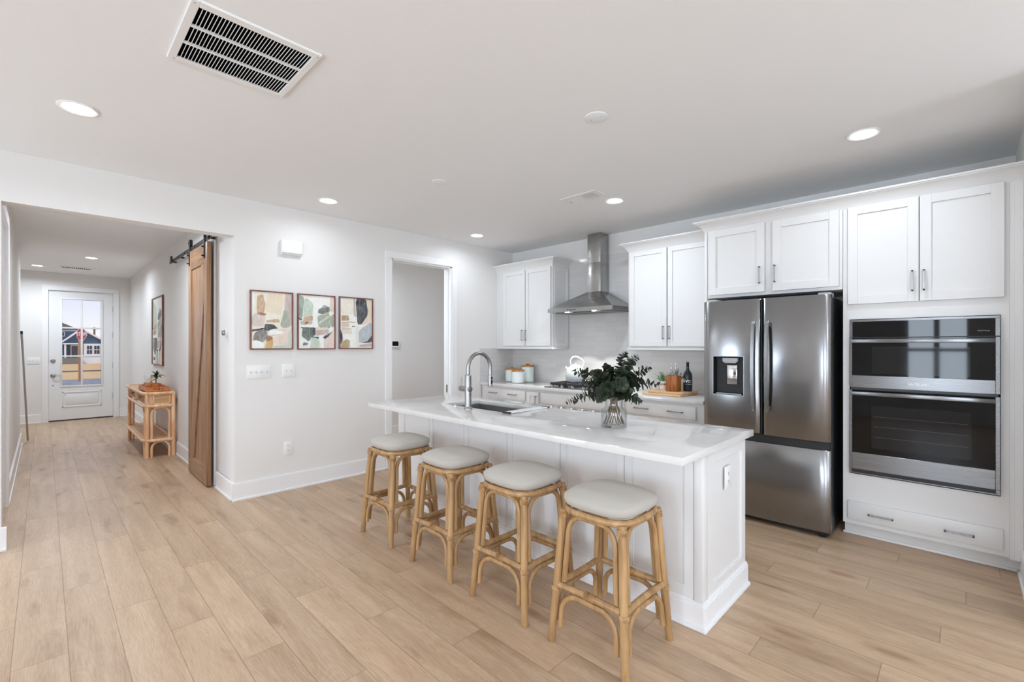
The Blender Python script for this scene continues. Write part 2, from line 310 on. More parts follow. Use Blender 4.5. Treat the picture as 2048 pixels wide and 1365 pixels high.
# ------------------------------------------------------------------ mesh helpers
ORI = {}                       # object name -> world origin (translation only)
class MB:
    def __init__(s): s.v = []; s.f = []; s.m = []
    def add(s, vs, fs, mi=0):
        k = len(s.v); s.v += [tuple(v) for v in vs]; s.f += [tuple(i + k for i in f) for f in fs]; s.m += [mi] * len(fs); return s
    def box(s, x0, x1, y0, y1, z0, z1, mi=0):
        if x0 > x1: x0, x1 = x1, x0
        if y0 > y1: y0, y1 = y1, y0
        if z0 > z1: z0, z1 = z1, z0
        v = [(x0, y0, z0), (x1, y0, z0), (x1, y1, z0), (x0, y1, z0), (x0, y0, z1), (x1, y0, z1), (x1, y1, z1), (x0, y1, z1)]
        return s.add(v, [(0, 3, 2, 1), (4, 5, 6, 7), (0, 1, 5, 4), (1, 2, 6, 5), (2, 3, 7, 6), (3, 0, 4, 7)], mi)
    def lathe(s, prof, c=(0, 0, 0), n=24, mi=0, axis='z', cap=True):
        vs = []; fs = []
        for (r, h) in prof:
            for i in range(n):
                a = 2 * PI * i / n; x, y = r * math.cos(a), r * math.sin(a)
                p = {'z': (x, y, h), 'x': (h, x, y), 'y': (y, h, x)}[axis]
                vs.append((p[0] + c[0], p[1] + c[1], p[2] + c[2]))
        for k in range(len(prof) - 1):
            for i in range(n):
                j = (i + 1) % n; fs.append((k * n + i, k * n + j, (k + 1) * n + j, (k + 1) * n + i))
        if cap:
            if prof[0][0] > 1e-6: fs.append(tuple(reversed(range(n))))
            if prof[-1][0] > 1e-6: fs.append(tuple(range((len(prof) - 1) * n, len(prof) * n)))
        return s.add(vs, fs, mi)
    def cyl(s, c, r, h, n=20, mi=0, axis='z', r2=None): return s.lathe([(r, 0), (r if r2 is None else r2, h)], c, n, mi, axis)
    def tube(s, pts, r, n=10, mi=0, closed=False, flat=None):
        pts = [Vector(p) for p in pts]; N = len(pts); rr = r if isinstance(r, (list, tuple)) else [r] * N
        vs = []; fs = []; up = None
        for i, p in enumerate(pts):
            if closed: t = pts[(i + 1) % N] - pts[i - 1]
            else: t = pts[min(i + 1, N - 1)] - pts[max(i - 1, 0)]
            t = t.normalized() if t.length > 1e-9 else Vector((0, 0, 1))
            if up is None: up = Vector((0, 0, 1)) if abs(t.z) < .9 else Vector((1, 0, 0))
            a = t.cross(up)
            if a.length < 1e-4: a = t.orthogonal()
            a.normalize(); b = t.cross(a).normalized(); up = -b if False else (b * -1)
            for k in range(n):
                an = 2 * PI * k / n; vs.append(p + (a * math.cos(an) + b * math.sin(an)) * rr[i])
        L = N if closed else N - 1
        for i in range(L):
            for k in range(n):
                j = (k + 1) % n; i2 = (i + 1) % N
                fs.append((i * n + k, i * n + j, i2 * n + j, i2 * n + k))
        if not closed: fs += [tuple(reversed(range(n))), tuple(range((N - 1) * n, N * n))]
        return s.add(vs, fs, mi)
    def prism(s, poly, a, b, axis='z', mi=0):
        n = len(poly); vs = []
        for h in (a, b):
            for (p, q) in poly: vs.append({'z': (p, q, h), 'x': (h, p, q), 'y': (p, h, q)}[axis])
        fs = [tuple(reversed(range(n))), tuple(range(n, 2 * n))] + [(i, (i + 1) % n, n + (i + 1) % n, n + i) for i in range(n)]
        return s.add(vs, fs, mi)
    def build(s, name, mat, parent=None, bevel=0, seg=2, smooth=35, origin=None, sub=0):
        mats = mat if isinstance(mat, (list, tuple)) else [mat]
        if parent is not None: org = Vector(ORI[parent.name])
        elif origin is not None: org = Vector(origin)
        else:
            xs = [v[0] for v in s.v]; ys = [v[1] for v in s.v]; zs = [v[2] for v in s.v]
            org = Vector(((min(xs) + max(xs)) / 2, (min(ys) + max(ys)) / 2, min(zs)))
        me = bpy.data.meshes.new(name)
        bm = bmesh.new(); bv = [bm.verts.new(Vector(v) - org) for v in s.v]
        for f, mi in zip(s.f, s.m):
            try: fc = bm.faces.new([bv[i] for i in f]); fc.material_index = mi
            except ValueError: pass
        bmesh.ops.recalc_face_normals(bm, faces=bm.faces)
        if bevel:
            bm.normal_update()
            ed = [e for e in bm.edges if len(e.link_faces) == 2 and e.calc_face_angle(0) > .6]
            bmesh.ops.bevel(bm, geom=ed, offset=bevel, segments=seg, profile=.5, affect='EDGES', clamp_overlap=True)
        bm.to_mesh(me); bm.free()
        for m_ in mats: me.materials.append(M[m_])
        if smooth:
            me.polygons.foreach_set('use_smooth', [True] * len(me.polygons)); me.set_sharp_from_angle(angle=math.radians(smooth))
        o = bpy.data.objects.new(name, me); COL.objects.link(o)
        if parent is not None: o.parent = parent
        else: o.location = org
        ORI[o.name] = tuple(org)
        if sub:
            md = o.modifiers.new('subdivision', 'SUBSURF'); md.levels = sub; md.render_levels = sub
        return o
def tag(o, label=None, cat=None, group=None, kind=None):
    if label: o['label'] = label
    if cat: o['category'] = cat
    if group: o['group'] = group
    if kind: o['kind'] = kind
    return o
def thing(name, loc, label, cat, group=None):
    o = bpy.data.objects.new(name, None); COL.objects.link(o); o.location = loc; o.empty_display_size = .05
    ORI[o.name] = tuple(loc); return tag(o, label, cat, group)
def struct(o): o['kind'] = 'structure'; return o
def copy_tree(o, parent=None):
    c = o.copy(); COL.objects.link(c)
    if parent is not None: c.parent = parent
    ORI[c.name] = ORI.get(o.name, (0, 0, 0))
    for ch in [x for x in o.children]:
        copy_tree(ch, c)
    return c
def text_mesh(body, size, name, mat, parent, world, rot, extrude=.0006, bendr=None):
    cu = bpy.data.curves.new(name, 'FONT'); cu.body = body; cu.size = size; cu.extrude = extrude; cu.align_x = 'CENTER'; cu.align_y = 'CENTER'
    tmp = bpy.data.objects.new(name + '_tmp', cu); COL.objects.link(tmp)
    dg = bpy.context.evaluated_depsgraph_get(); me = bpy.data.meshes.new_from_object(tmp.evaluated_get(dg))
    bpy.data.objects.remove(tmp); bpy.data.curves.remove(cu)
    if bendr:
        for v in me.vertices:
            a = v.co.x / bendr; rr = bendr + v.co.z
            v.co = Vector((rr * math.sin(a), v.co.y, rr * math.cos(a) - bendr))
    me.materials.clear(); me.materials.append(M[mat])
    mt = Matrix.Translation(Vector(world) - Vector(ORI[parent.name])) @ rot
    me.transform(mt)
    o = bpy.data.objects.new(name, me); COL.objects.link(o); o.parent = parent; ORI[o.name] = ORI[parent.name]
    return o
RX = Matrix.Rotation(PI / 2, 4, 'X')          # text on a face that looks towards -y
RXX = Matrix.Rotation(PI / 2, 4, 'Z') @ RX    # text on a face that looks towards +x

# ------------------------------------------------------------------ the setting
H = 2.75; XL = -4.70; YB = 4.80
T = .14
HALL_Y0, HALL_Y1, HALL_END = -.235, 1.215, -11.93
# floor and ceiling
struct(MB().box(-12.1, 3.1, SOUTH - .1, 5.9, -.12, 0).build('floor', 'plank_floor', smooth=0))
struct(MB().box(-12.1, 3.1, SOUTH - .1, 5.9, H, H + .2).build('ceiling', 'ceiling_paint', smooth=0))
# left wall of the room: header over the hall opening, door opening to the side room
DY0, DY1, DZ = 2.80, 3.675, 2.415
wl = MB()
wl.box(XL - T, XL, SOUTH, -.205, 0, H); wl.box(XL - T, XL, -.205, 1.205, 2.40, H)
wl.box(XL - T, XL, 1.205, DY0, 0, H); wl.box(XL - T, XL, DY0, DY1, DZ, H); wl.box(XL - T, XL, DY1, YB + T, 0, H)
struct(wl.build('wall_left', 'wall_paint', smooth=0))
struct(MB().box(XL, .26, YB, YB + T, 0, H).build('wall_back', 'wall_paint', smooth=0))
struct(MB().box(.26, 3.0, 3.35, YB + T, 0, H).build('wall_right', 'wall_paint', smooth=0))
we = MB(); ys = SOUTH
for (a, b, c, d) in EAST_ADDED:
    we.box(3.0, 3.14, ys, a, 0, H); we.box(3.0, 3.14, a, b, 0, c); we.box(3.0, 3.14, a, b, d, H); ys = b
we.box(3.0, 3.14, ys, 3.35, 0, H)
struct(we.build('wall_east', 'wall_paint', smooth=0))
for i, (a, b, c, d) in enumerate(EAST_ADDED):
    wn = struct(MB().build('window_%d' % (i + 4), 'trim_paint', origin=(3.0, (a + b) / 2, c)))  # frames for the added, unseen fill windows
    f = MB(); g = .045
    f.box(3.02, 3.10, a, b, c, c + g).box(3.02, 3.10, a, b, d - g, d).box(3.02, 3.10, a, a + g, c, d).box(3.02, 3.10, b - g, b, c, d).box(3.02, 3.10, (a + b) / 2 - .04, (a + b) / 2 + .04, c, d)
    f.build('window_frame', 'trim_paint', wn)
    MB().box(3.06, 3.065, a + g, b - g, c + g, d - g).build('pane', 'pane_glass', wn)
ws = MB(); xs = XL - T
for (a, b, c, d) in WINDOWS:
    ws.box(xs, a, SOUTH - T, SOUTH, 0, H); ws.box(a, b, SOUTH - T, SOUTH, 0, c); ws.box(a, b, SOUTH - T, SOUTH, d, H); xs = b
ws.box(xs, 3.1, SOUTH - T, SOUTH, 0, H)
struct(ws.build('wall_south', 'wall_paint', smooth=0))
for i, (a, b, c, d) in enumerate(WINDOWS):
    wn = struct(MB().build('window_%d' % (i + 1), 'trim_paint', origin=((a + b) / 2, SOUTH, c)))
    f = MB(); g = .045
    f.box(a, b, SOUTH - .1, SOUTH - .02, c, c + g); f.box(a, b, SOUTH - .1, SOUTH - .02, d - g, d)
    f.box(a, a + g, SOUTH - .1, SOUTH - .02, c, d); f.box(b - g, b, SOUTH - .1, SOUTH - .02, c, d)
    f.box((a + b) / 2 - .04, (a + b) / 2 + .04, SOUTH - .1, SOUTH - .02, c, d); f.box(a, b, SOUTH - .09, SOUTH - .03, (c + d) / 2 - .03, (c + d) / 2 + .03)
    f.build('window_frame', 'trim_paint', wn)
    cs = MB(); q = .09
    cs.box(a - q, b + q, SOUTH + .001, SOUTH + .02, d, d + q); cs.box(a - q, b + q, SOUTH + .001, SOUTH + .03, c - q, c); cs.box(a - q, a, SOUTH + .001, SOUTH + .02, c, d); cs.box(b, b + q, SOUTH + .001, SOUTH + .02, c, d)
    cs.build('casing', 'trim_paint', wn)
    MB().box(a + g, b - g, SOUTH - .065, SOUTH - .06, c + g, d - g).build('pane', 'pane_glass', wn)
# hall
hl = MB(); hl.box(-5.02, XL - T, HALL_Y0 - T, HALL_Y0, 0, H); hl.box(-5.93, -5.02, HALL_Y0 - T, HALL_Y0, 2.44, H); hl.box(-9.55, -5.93, HALL_Y0 - T, HALL_Y0, 0, H)
struct(hl.build('wall_hall_left', 'wall_paint', smooth=0))
hr = MB(); hr.box(-5.47, XL - T, HALL_Y1, HALL_Y1 + T, 0, H); hr.box(-6.20, -5.47, HALL_Y1, HALL_Y1 + T, 2.42, H); hr.box(HALL_END, -6.20, HALL_Y1, HALL_Y1 + T, 0, H)
struct(hr.build('wall_hall_right', 'wall_paint', smooth=0))
he = MB(); FD0, FD1, FDZ = .045, .968, 2.435
he.box(HALL_END - .16, HALL_END, -1.7, FD0, 0, H); he.box(HALL_END - .16, HALL_END, FD0, FD1, FDZ, H); he.box(HALL_END - .16, HALL_END, FD1, HALL_Y1 + T, 0, H)
struct(he.build('wall_hall_end', 'wall_paint', smooth=0))
struct(MB().box(HALL_END, -9.55, -1.7, -1.56, 0, H).box(-9.69, -9.55, -1.56, HALL_Y0 - T, 0, H).build('wall_hall_alcove', 'wall_paint', smooth=0))
struct(MB().box(-7.0, -4.84, -1.3, -1.2, 0, H).box(-7.0, -6.9, -1.2, HALL_Y0 - T, 0, H).build('wall_closet', 'wall_paint', smooth=0))
# rooms behind the barn door and behind the side doorway
sd = MB(); sd.box(-6.44, -6.30, 2.2, 5.8, 0, H); sd.box(-6.30, XL - T, 5.66, 5.8, 0, H); sd.box(-6.44, XL - T, 2.06, 2.2, 0, H)
struct(sd.build('wall_side_room', 'wall_paint', smooth=0))
# outer closing wall on the unseen sides, so the roof keeps the sun out
struct(MB().box(-12.2, -6.44, HALL_Y1 + T, 2.06, 0, H).build('wall_outer', 'wall_paint', smooth=0))

# backsplash tile
tl = MB()
tl.box(XL + .008, -3.68, YB - .009, YB, .90, 1.37); tl.box(-3.68, -2.61, YB - .009, YB, .90, 2.505); tl.box(-2.61, -1.667, YB - .009, YB, .90, 1.37)
tl.box(XL, XL + .008, 4.155, YB, .90, 1.37)
struct(tl.build('wall_backsplash', 'glazed_tile', smooth=0))

# baseboards with a shoe moulding
def skirting(name, runs, h=.155, t=.016, s=.017):
    m = MB()
    for (x0, y0, x1, y1, nx, ny) in runs:
        for (dd, zz, z0) in ((t, h, 0), (t * .7, h + .008, h)):
            m.box(min(x0, x1, x0 + nx * dd, x1 + nx * dd), max(x0, x1, x0 + nx * dd, x1 + nx * dd), min(y0, y1, y0 + ny * dd, y1 + ny * dd), max(y0, y1, y0 + ny * dd, y1 + ny * dd), z0, zz)
        dd = t + s * .55; m.box(min(x0, x1, x0 + nx * dd, x1 + nx * dd), max(x0, x1, x0 + nx * dd, x1 + nx * dd), min(y0, y1, y0 + ny * dd, y1 + ny * dd), max(y0, y1, y0 + ny * dd, y1 + ny * dd), 0, .02)
    return struct(m.build(name, 'trim_paint', bevel=.002, seg=1))
e = .026
skirting('baseboard_left', [(XL, 1.205 - e, XL, 2.72, 1, 0), (-5.27, 1.205, XL + .001, 1.205, 0, -1), (XL, SOUTH, XL, -.205 + e, 1, 0)])
skirting('baseboard_hall_left', [(-9.55, HALL_Y0, -6.02, HALL_Y0, 0, 1), (-4.93, HALL_Y0, XL, HALL_Y0, 0, 1)])
skirting('baseboard_hall_right', [(HALL_END, HALL_Y1, -6.29, HALL_Y1, 0, -1)])
skirting('baseboard_hall_end', [(HALL_END, -1.56, HALL_END, -.03, 1, 0), (HALL_END, 1.045, HALL_END, HALL_Y1, 1, 0)])
skirting('baseboard_side_room', [(-6.30, 2.2, -6.30, 5.66, 1, 0)])
skirting('baseboard_right', [(.26, 3.35, .26, 4.20, -1, 0), (.26, 3.35, 3.0, 3.35, 0, -1)])

def casing(name, plane, axis, n, u0, u1, z1, wd=.085, t=.018, z0=0):
    """door casing around u0..u1 on a wall; axis = wall normal axis, n = outward sign"""
    m = MB()
    def bx(a, b, c, d):
        if axis == 'x': m.box(plane, plane + n * t, a, b, c, d)
        else: m.box(a, b, plane, plane + n * t, c, d)
    bx(u0 - wd, u0, z0, z1); bx(u1, u1 + wd, z0, z1); bx(u0 - wd, u1 + wd, z1, z1 + wd)
    return struct(m.build(name, 'trim_paint', bevel=.002, seg=1))
casing('trim_1', XL, 'x', 1, DY0, DY1, DZ, .078)
casing('trim_2', HALL_END, 'x', 1, FD0 + .012, FD1 - .012, FDZ - .01, .085)
casing('trim_3', HALL_Y0, 'y', 1, -5.93, -5.02, 2.44, .09, .022)
casing('trim_4', HALL_Y1, 'y', -1, -6.20, -5.47, 2.42, .09)
# jambs of the side doorway with the slot of its sliding door
jm = MB()
jm.box(XL - T, XL, DY0, DY0 + .016, 0, DZ); jm.box(XL - T, XL - .092, DY1 - .016, DY1, 0, DZ); jm.box(XL - .048, XL, DY1 - .016, DY1, 0, DZ)
jm.box(XL - T, XL - .095, DY0, DY1, DZ - .016, DZ); jm.box(XL - .045, XL, DY0, DY1, DZ - .016, DZ)
struct(jm.build('trim_5', 'trim_paint'))
dr = struct(MB().box(XL - .09, XL - .05, DY1 - .022, DY1 - .001, .01, DZ - .02).build('door_3', 'door_paint'))
MB().box(XL - .082, XL - .058, DY1 - .024, DY1 - .021, .80, .90).build('edge_pull', 'steel_dark', dr)
# closet door in the hall
d2 = struct(MB().box(-5.925, -5.025, HALL_Y0 - .075, HALL_Y0 - .04, .01, 2.435).build('door_2', 'door_paint'))
MB().box(-5.80, -5.15, HALL_Y0 - .043, HALL_Y0 - .036, .25, 1.0).box(-5.80, -5.15, HALL_Y0 - .043, HALL_Y0 - .036, 1.15, 2.3).build('door_panel', 'door_paint', d2, bevel=.004)

# front door
fx = HALL_END - .035           # inner face
GY0, GY1, GZ0, GZ1 = .239, .777, .66, 2.268
fd = MB(); dt = .045
dy0, dy1, dz0, dz1 = .059, .953, .022, 2.425
fd.box(fx - dt, fx, dy0, GY0, dz0, dz1); fd.box(fx - dt, fx, GY1, dy1, dz0, dz1); fd.box(fx - dt, fx, GY0, GY1, dz0, GZ0); fd.box(fx - dt, fx, GY0, GY1, GZ1, dz1)
fdo = struct(fd.build('door_1', 'door_paint', smooth=0))
g = MB(); q = .03
g.box(fx - dt - .004, fx + .012, GY0 - q, GY1 + q, GZ1, GZ1 + q); g.box(fx - dt - .004, fx + .012, GY0 - q, GY1 + q, GZ0 - q, GZ0)
g.box(fx - dt - .004, fx + .012, GY0 - q, GY0, GZ0, GZ1); g.box(fx - dt - .004, fx + .012, GY1, GY1 + q, GZ0, GZ1)
g.build('glazing_frame', 'door_paint', fdo, bevel=.003)
g = MB(); g.box(fx - .03, fx + .004, .491, .519, GZ0, GZ1)
for z in (1.205, 1.737): g.box(fx - .03, fx + .0035, GY0, GY1, z - .014, z + .014)
g.build('muntin', 'door_paint', fdo, bevel=.002)
MB().box(fx - .026, fx - .02, GY0, GY1, GZ0, GZ1).build('pane', 'pane_glass', fdo)
g = MB(); y0, y1, z0, z1 = .238, .786, .25, .538
for (a, b, c, d) in ((y0, y1, z0, z0 + .02), (y0, y1, z1 - .02, z1), (y0, y0 + .02, z0, z1), (y1 - .02, y1, z0, z1)): g.box(fx, fx + .010, a, b, c, d)
g.box(fx, fx + .007, y0 + .05, y1 - .05, z0 + .05, z1 - .05); g.build('raised_panel', 'door_paint', fdo, bevel=.004)
for z in (2.12, 1.62, 1.02, .42): MB().box(fx - .002, fx + .012, .950, .966, z - .06, z + .06).build('hinge', 'nickel', fdo, bevel=.002)
MB().lathe([(.034, 0), (.034, .006), (.026, .012), (.022, .016)], (fx, .117, 1.12), 20, 0, 'x').box(fx + .014, fx + .03, .112, .122, 1.10, 1.14).build('deadbolt', 'nickel', fdo)
lv = MB().lathe([(.034, 0), (.034, .006), (.02, .012), (.014, .03), (.014, .05)], (fx, .117, .849), 20, 0, 'x')
lv.tube([(fx + .045, .117, .849), (fx + .05, .15, .851), (fx + .048, .23, .848)], [.011, .009, .007], 10); lv.build('lever_handle', 'nickel', fdo)
MB().box(fx, fx + .003, .105, .129, .655, .675).build('latch_plate', 'nickel', fdo)
MB().box(fx - dt, fx - .002, dy0, dy1, .0, .022).build('door_sweep', 'black_plastic', fdo)
struct(MB().box(HALL_END - .16, HALL_END - .001, FD0, FD0 + .012, 0, FDZ).box(HALL_END - .16, HALL_END - .001, FD1 - .012, FD1, 0, FDZ).box(HALL_END - .16, HALL_END - .001, FD0, FD1, FDZ - .008, FDZ).build('trim_6', 'trim_paint'))

# ------------------------------------------------------------------ small shared builders
def handle(parent, c, axis, L=.14, out=.032, dirn=(0, -1), mat='handle_metal', r=.005):
    """bar pull; c = centre on the face"""
    m = MB(); x, y, z = c; dx, dy = dirn
    def seg(a0, a1, w):
        if axis == 'x': m.box(x + a0, x + a1, y + dy * (out - 2 * r), y + dy * out, z - r, z + r)
        else: m.box(x - r, x + r, y + dy * (out - 2 * r), y + dy * out, z + a0, z + a1)
    seg(-L / 2, L / 2, 0)
    for s in (-1, 1):
        a = s * (L / 2 - r)
        if axis == 'x': m.box(x + a - r, x + a + r, y, y + dy * out, z - r, z + r)
        else: m.box(x - r, x + r, y, y + dy * out, z + a - r, z + a + r)
    return m.build('handle', mat, parent, bevel=.0015, seg=1)
def shaker_y(m, x0, x1, z0, z1, yf, t=.02, fw=.058, rec=.011):
    """framed door looking towards -y with its front at yf"""
    m.box(x0, x1, yf + rec, yf + t, z0, z1)
    m.box(x0, x0 + fw, yf, yf + t - .001, z0, z1); m.box(x1 - fw, x1, yf, yf + t - .001, z0, z1)
    m.box(x0 + fw, x1 - fw, yf, yf + t - .001, z0, z0 + fw); m.box(x0 + fw, x1 - fw, yf, yf + t - .001, z1 - fw, z1)
    return m
def shaker_x(m, y0, y1, z0, z1, xf, t=.02, fw=.058, rec=.008):
    m.box(xf - t, xf - rec, y0, y1, z0, z1)
    m.box(xf - t + .001, xf, y0, y0 + fw, z0, z1); m.box(xf - t + .001, xf, y1 - fw, y1, z0, z1)
    m.box(xf - t + .001, xf, y0 + fw, y1 - fw, z0, z0 + fw); m.box(xf - t + .001, xf, y0 + fw, y1 - fw, z1 - fw, z1)
    return m
CROWN = [(0, 2.418), (.004, 2.428), (.010, 2.440), (.020, 2.455), (.034, 2.472), (.050, 2.485), (.064, 2.493), (.066, 2.499), (.076, 2.500), (.076, 2.512), (-.02, 2.512), (-.02, 2.418)]
def crown(path_fn, n):
    """path_fn(offset) -> list of xy points; swept profile"""
    m = MB(); vs = []; P = len(CROWN)
    for (o, z) in CROWN:
        for p in path_fn(o): vs.append((p[0], p[1], z))
    fs = []
    for k in range(P):
        k2 = (k + 1) % P
        for i in range(n - 1): fs.append((k * n + i, k * n + i + 1, k2 * n + i + 1, k2 * n + i))
    fs.append(tuple(k * n for k in range(P))); fs.append(tuple(k * n + n - 1 for k in reversed(range(P))))
    return m.add(vs, fs)

# ------------------------------------------------------------------ upper cabinets
DW = .02
# left of hood
uc = thing('wall_cabinet', (-4.185, 4.63, 1.36), 'white two-door wall cabinet left of the steel hood, above the canisters', 'cabinet')
MB().box(XL + .002, -3.68, 4.47, YB - .0005, 1.385, 2.42).build('carcass', 'cabinet_paint', uc, bevel=.002)
MB().box(XL + .002, -3.672, 4.462, YB - .01, 1.36, 1.385).build('light_rail', 'cabinet_paint', uc, bevel=.003)
for (a, b, hx) in ((-4.548, -4.138, -4.178), (-4.126, -3.701, -4.115)):
    d = shaker_y(MB(), a, b, 1.403, 2.405, 4.45, fw=.05).build('door', 'cabinet_paint', uc, bevel=.0015, seg=1)
    handle(d, (hx, 4.45, 1.542), 'z', .135)
shaker_x(MB(), 4.50, 4.785, 1.403, 2.40, -3.668, fw=.045).build('side_panel', 'cabinet_paint', uc, bevel=.0015, seg=1)
crown(lambda o: [(XL + .002, 4.47 - o), (-3.68 + o, 4.47 - o), (-3.68 + o, YB - .001)], 3).build('crown_molding', 'cabinet_paint', uc)
# right of hood
uc2 = thing('wall_cabinet', (-2.14, 4.63, 1.36), 'white two-door wall cabinet between the steel hood and the refrigerator', 'cabinet')
MB().box(-2.61, -1.668, 4.47, YB - .0005, 1.385, 2.42).build('carcass', 'cabinet_paint', uc2, bevel=.002)
MB().box(-2.622, -1.668, 4.462, YB - .01, 1.36, 1.385).build('light_rail', 'cabinet_paint', uc2, bevel=.003)
for (a, b, hx) in ((-2.585, -2.164, -2.197), (-2.153, -1.72, -2.132)):
    d = shaker_y(MB(), a, b, 1.40, 2.412, 4.45, fw=.05).build('door', 'cabinet_paint', uc2, bevel=.0015, seg=1)
    handle(d, (hx, 4.45, 1.54), 'z', .135)
crown(lambda o: [(-2.61 - o, YB - .001), (-2.61 - o, 4.47 - o), (-1.668, 4.47 - o)], 3).build('crown_molding', 'cabinet_paint', uc2)
# over the refrigerator
fc = thing('refrigerator_cabinet', (-1.155, 4.48, 1.827), 'white two-door cabinet right above the steel refrigerator', 'cabinet')
MB().box(-1.639, -.645, 4.17, YB - .0005, 1.827, 2.42).build('carcass', 'cabinet_paint', fc, bevel=.002)
for (a, b, hx) in ((-1.624, -1.170, -1.205), (-1.112, -.665, -1.092)):
    d = shaker_y(MB(), a, b, 1.852, 2.424, 4.15, fw=.062).build('door', 'cabinet_paint', fc, bevel=.0015, seg=1)
    handle(d, (hx, 4.15, 1.99), 'z', .14)
tag(MB().box(-1.665, -1.641, 4.165, YB - .0005, 0, 2.417).build('end_panel', 'cabinet_paint', bevel=.002), 'tall white end panel between the back counter and the refrigerator', 'panel')
# oven tower
ot = thing('oven_cabinet', (-.21, 4.48, 0), 'tall white cabinet on the far right that holds the double wall oven', 'cabinet')
OX0, OX1 = -.642, .20
c = MB(); c.box(OX0, OX0 + .02, 4.17, YB - .001, .10, 2.42); c.box(OX1 - .02, OX1, 4.17, YB - .001, .10, 2.42); c.box(OX0 + .02, OX1 - .02, 4.17, YB - .001, 1.60, 2.42); c.box(OX0 + .02, OX1 - .02, 4.17, YB - .001, .10, .468)
c.box(OX0 + .02, -.602, 4.17, 4.19, .468, 1.60); c.box(.163, OX1 - .02, 4.17, 4.19, .468, 1.60); c.box(OX0 + .02, OX1 - .02, 4.77, YB - .001, .468, 1.60)
c.build('carcass', 'cabinet_paint', ot)
for (a, b, hx) in ((-.612, -.219, -.251), (-.213, .178, -.192)):
    d = shaker_y(MB(), a, b, 1.71, 2.422, 4.15, fw=.058).build('door', 'cabinet_paint', ot, bevel=.0015, seg=1)
    handle(d, (hx, 4.15, 1.849), 'z', .14)
d = MB().box(-.612, .173, 4.15, 4.169, .137, .268).build('drawer', 'cabinet_paint', ot, bevel=.003)
handle(d, (-.42, 4.15, .195), 'x', .14); handle(d, (-.023, 4.15, .196), 'x', .14)
MB().box(OX0, .255, 4.245, 4.262, 0, .10).build('toe_kick', 'cabinet_paint', ot)
MB().box(OX0 - .01, .235, 4.232, 4.246, 0, .018).build('shoe_molding', 'trim_paint', ot, bevel=.004)
MB().box(.2005, .2585, 4.172, 4.20, .09, 2.419).box(.222, .2585, 4.166, 4.172, .09, 2.419).build('filler_strip', 'cabinet_paint', ot)
tag(crown(lambda o: [(-1.6655 - o, 4.392), (-1.6655 - o, 4.17 - o), (.259, 4.17 - o)], 3).build('crown_molding', 'cabinet_paint'), 'white crown molding along the top of the tall refrigerator and oven cabinets', 'molding')

# ------------------------------------------------------------------ base cabinets and back counter
CZ = .91
def base_cabinet(x0, x1, label, drawers, extra=None):
    t = thing('base_cabinet', ((x0 + x1) / 2, 4.5, 0), label, 'cabinet', None)
    MB().box(x0 + .001, x1 - .001, 4.19, YB - .01, .10, .872).build('carcass', 'cabinet_paint', t)
    MB().box(x0 + .001, x1 - .001, 4.26, 4.28, 0, .10).build('toe_kick', 'cabinet_paint', t)
    for (a, b, z0, z1, hs) in drawers:
        d = MB().box(a, b, 4.17, 4.189, z0, z1).build('drawer', 'cabinet_paint', t, bevel=.003)
        for hx in hs: handle(d, (hx, 4.17, z0 + (z1 - z0) * .52), 'x', .15)
    return t
base_cabinet(XL + .012, -3.862, 'white drawer base cabinet under the canisters, in the corner', [(-4.585, -3.878, .722, .842, (-4.44, -4.085)), (-4.585, -3.878, .42, .70, (-4.44, -4.085)), (-4.585, -3.878, .12, .40, (-4.44, -4.085))])
pc = base_cabinet(-3.860, -3.638, 'narrow white pull-out base cabinet left of the cooktop', [])
d = shaker_y(MB(), -3.845, -3.655, .12, .842, 4.17, fw=.05).build('door', 'cabinet_paint', pc, bevel=.0015, seg=1); handle(d, (-3.685, 4.17, .73), 'z', .13)
base_cabinet(-3.636, -2.490, 'wide white base cabinet under the gas cooktop', [(-3.61, -2.52, .715, .842, ()), (-3.61, -2.52, .42, .695, (-3.3, -2.8)), (-3.61, -2.52, .12, .40, (-3.3, -2.8))])
base_cabinet(-2.488, -1.668, 'white drawer base cabinet beside the refrigerator, under the cutting boards', [(-2.459, -1.748, .722, .842, (-2.29, -1.935)), (-2.459, -1.748, .42, .70, (-2.29, -1.935)), (-2.459, -1.748, .12, .40, (-2.29, -1.935))])
tag(MB().box(XL + .009, -1.667, 4.148, YB - .0095, .873, CZ).build('back_countertop', 'quartz', bevel=.003), 'white quartz countertop running along the tiled back wall', 'countertop')

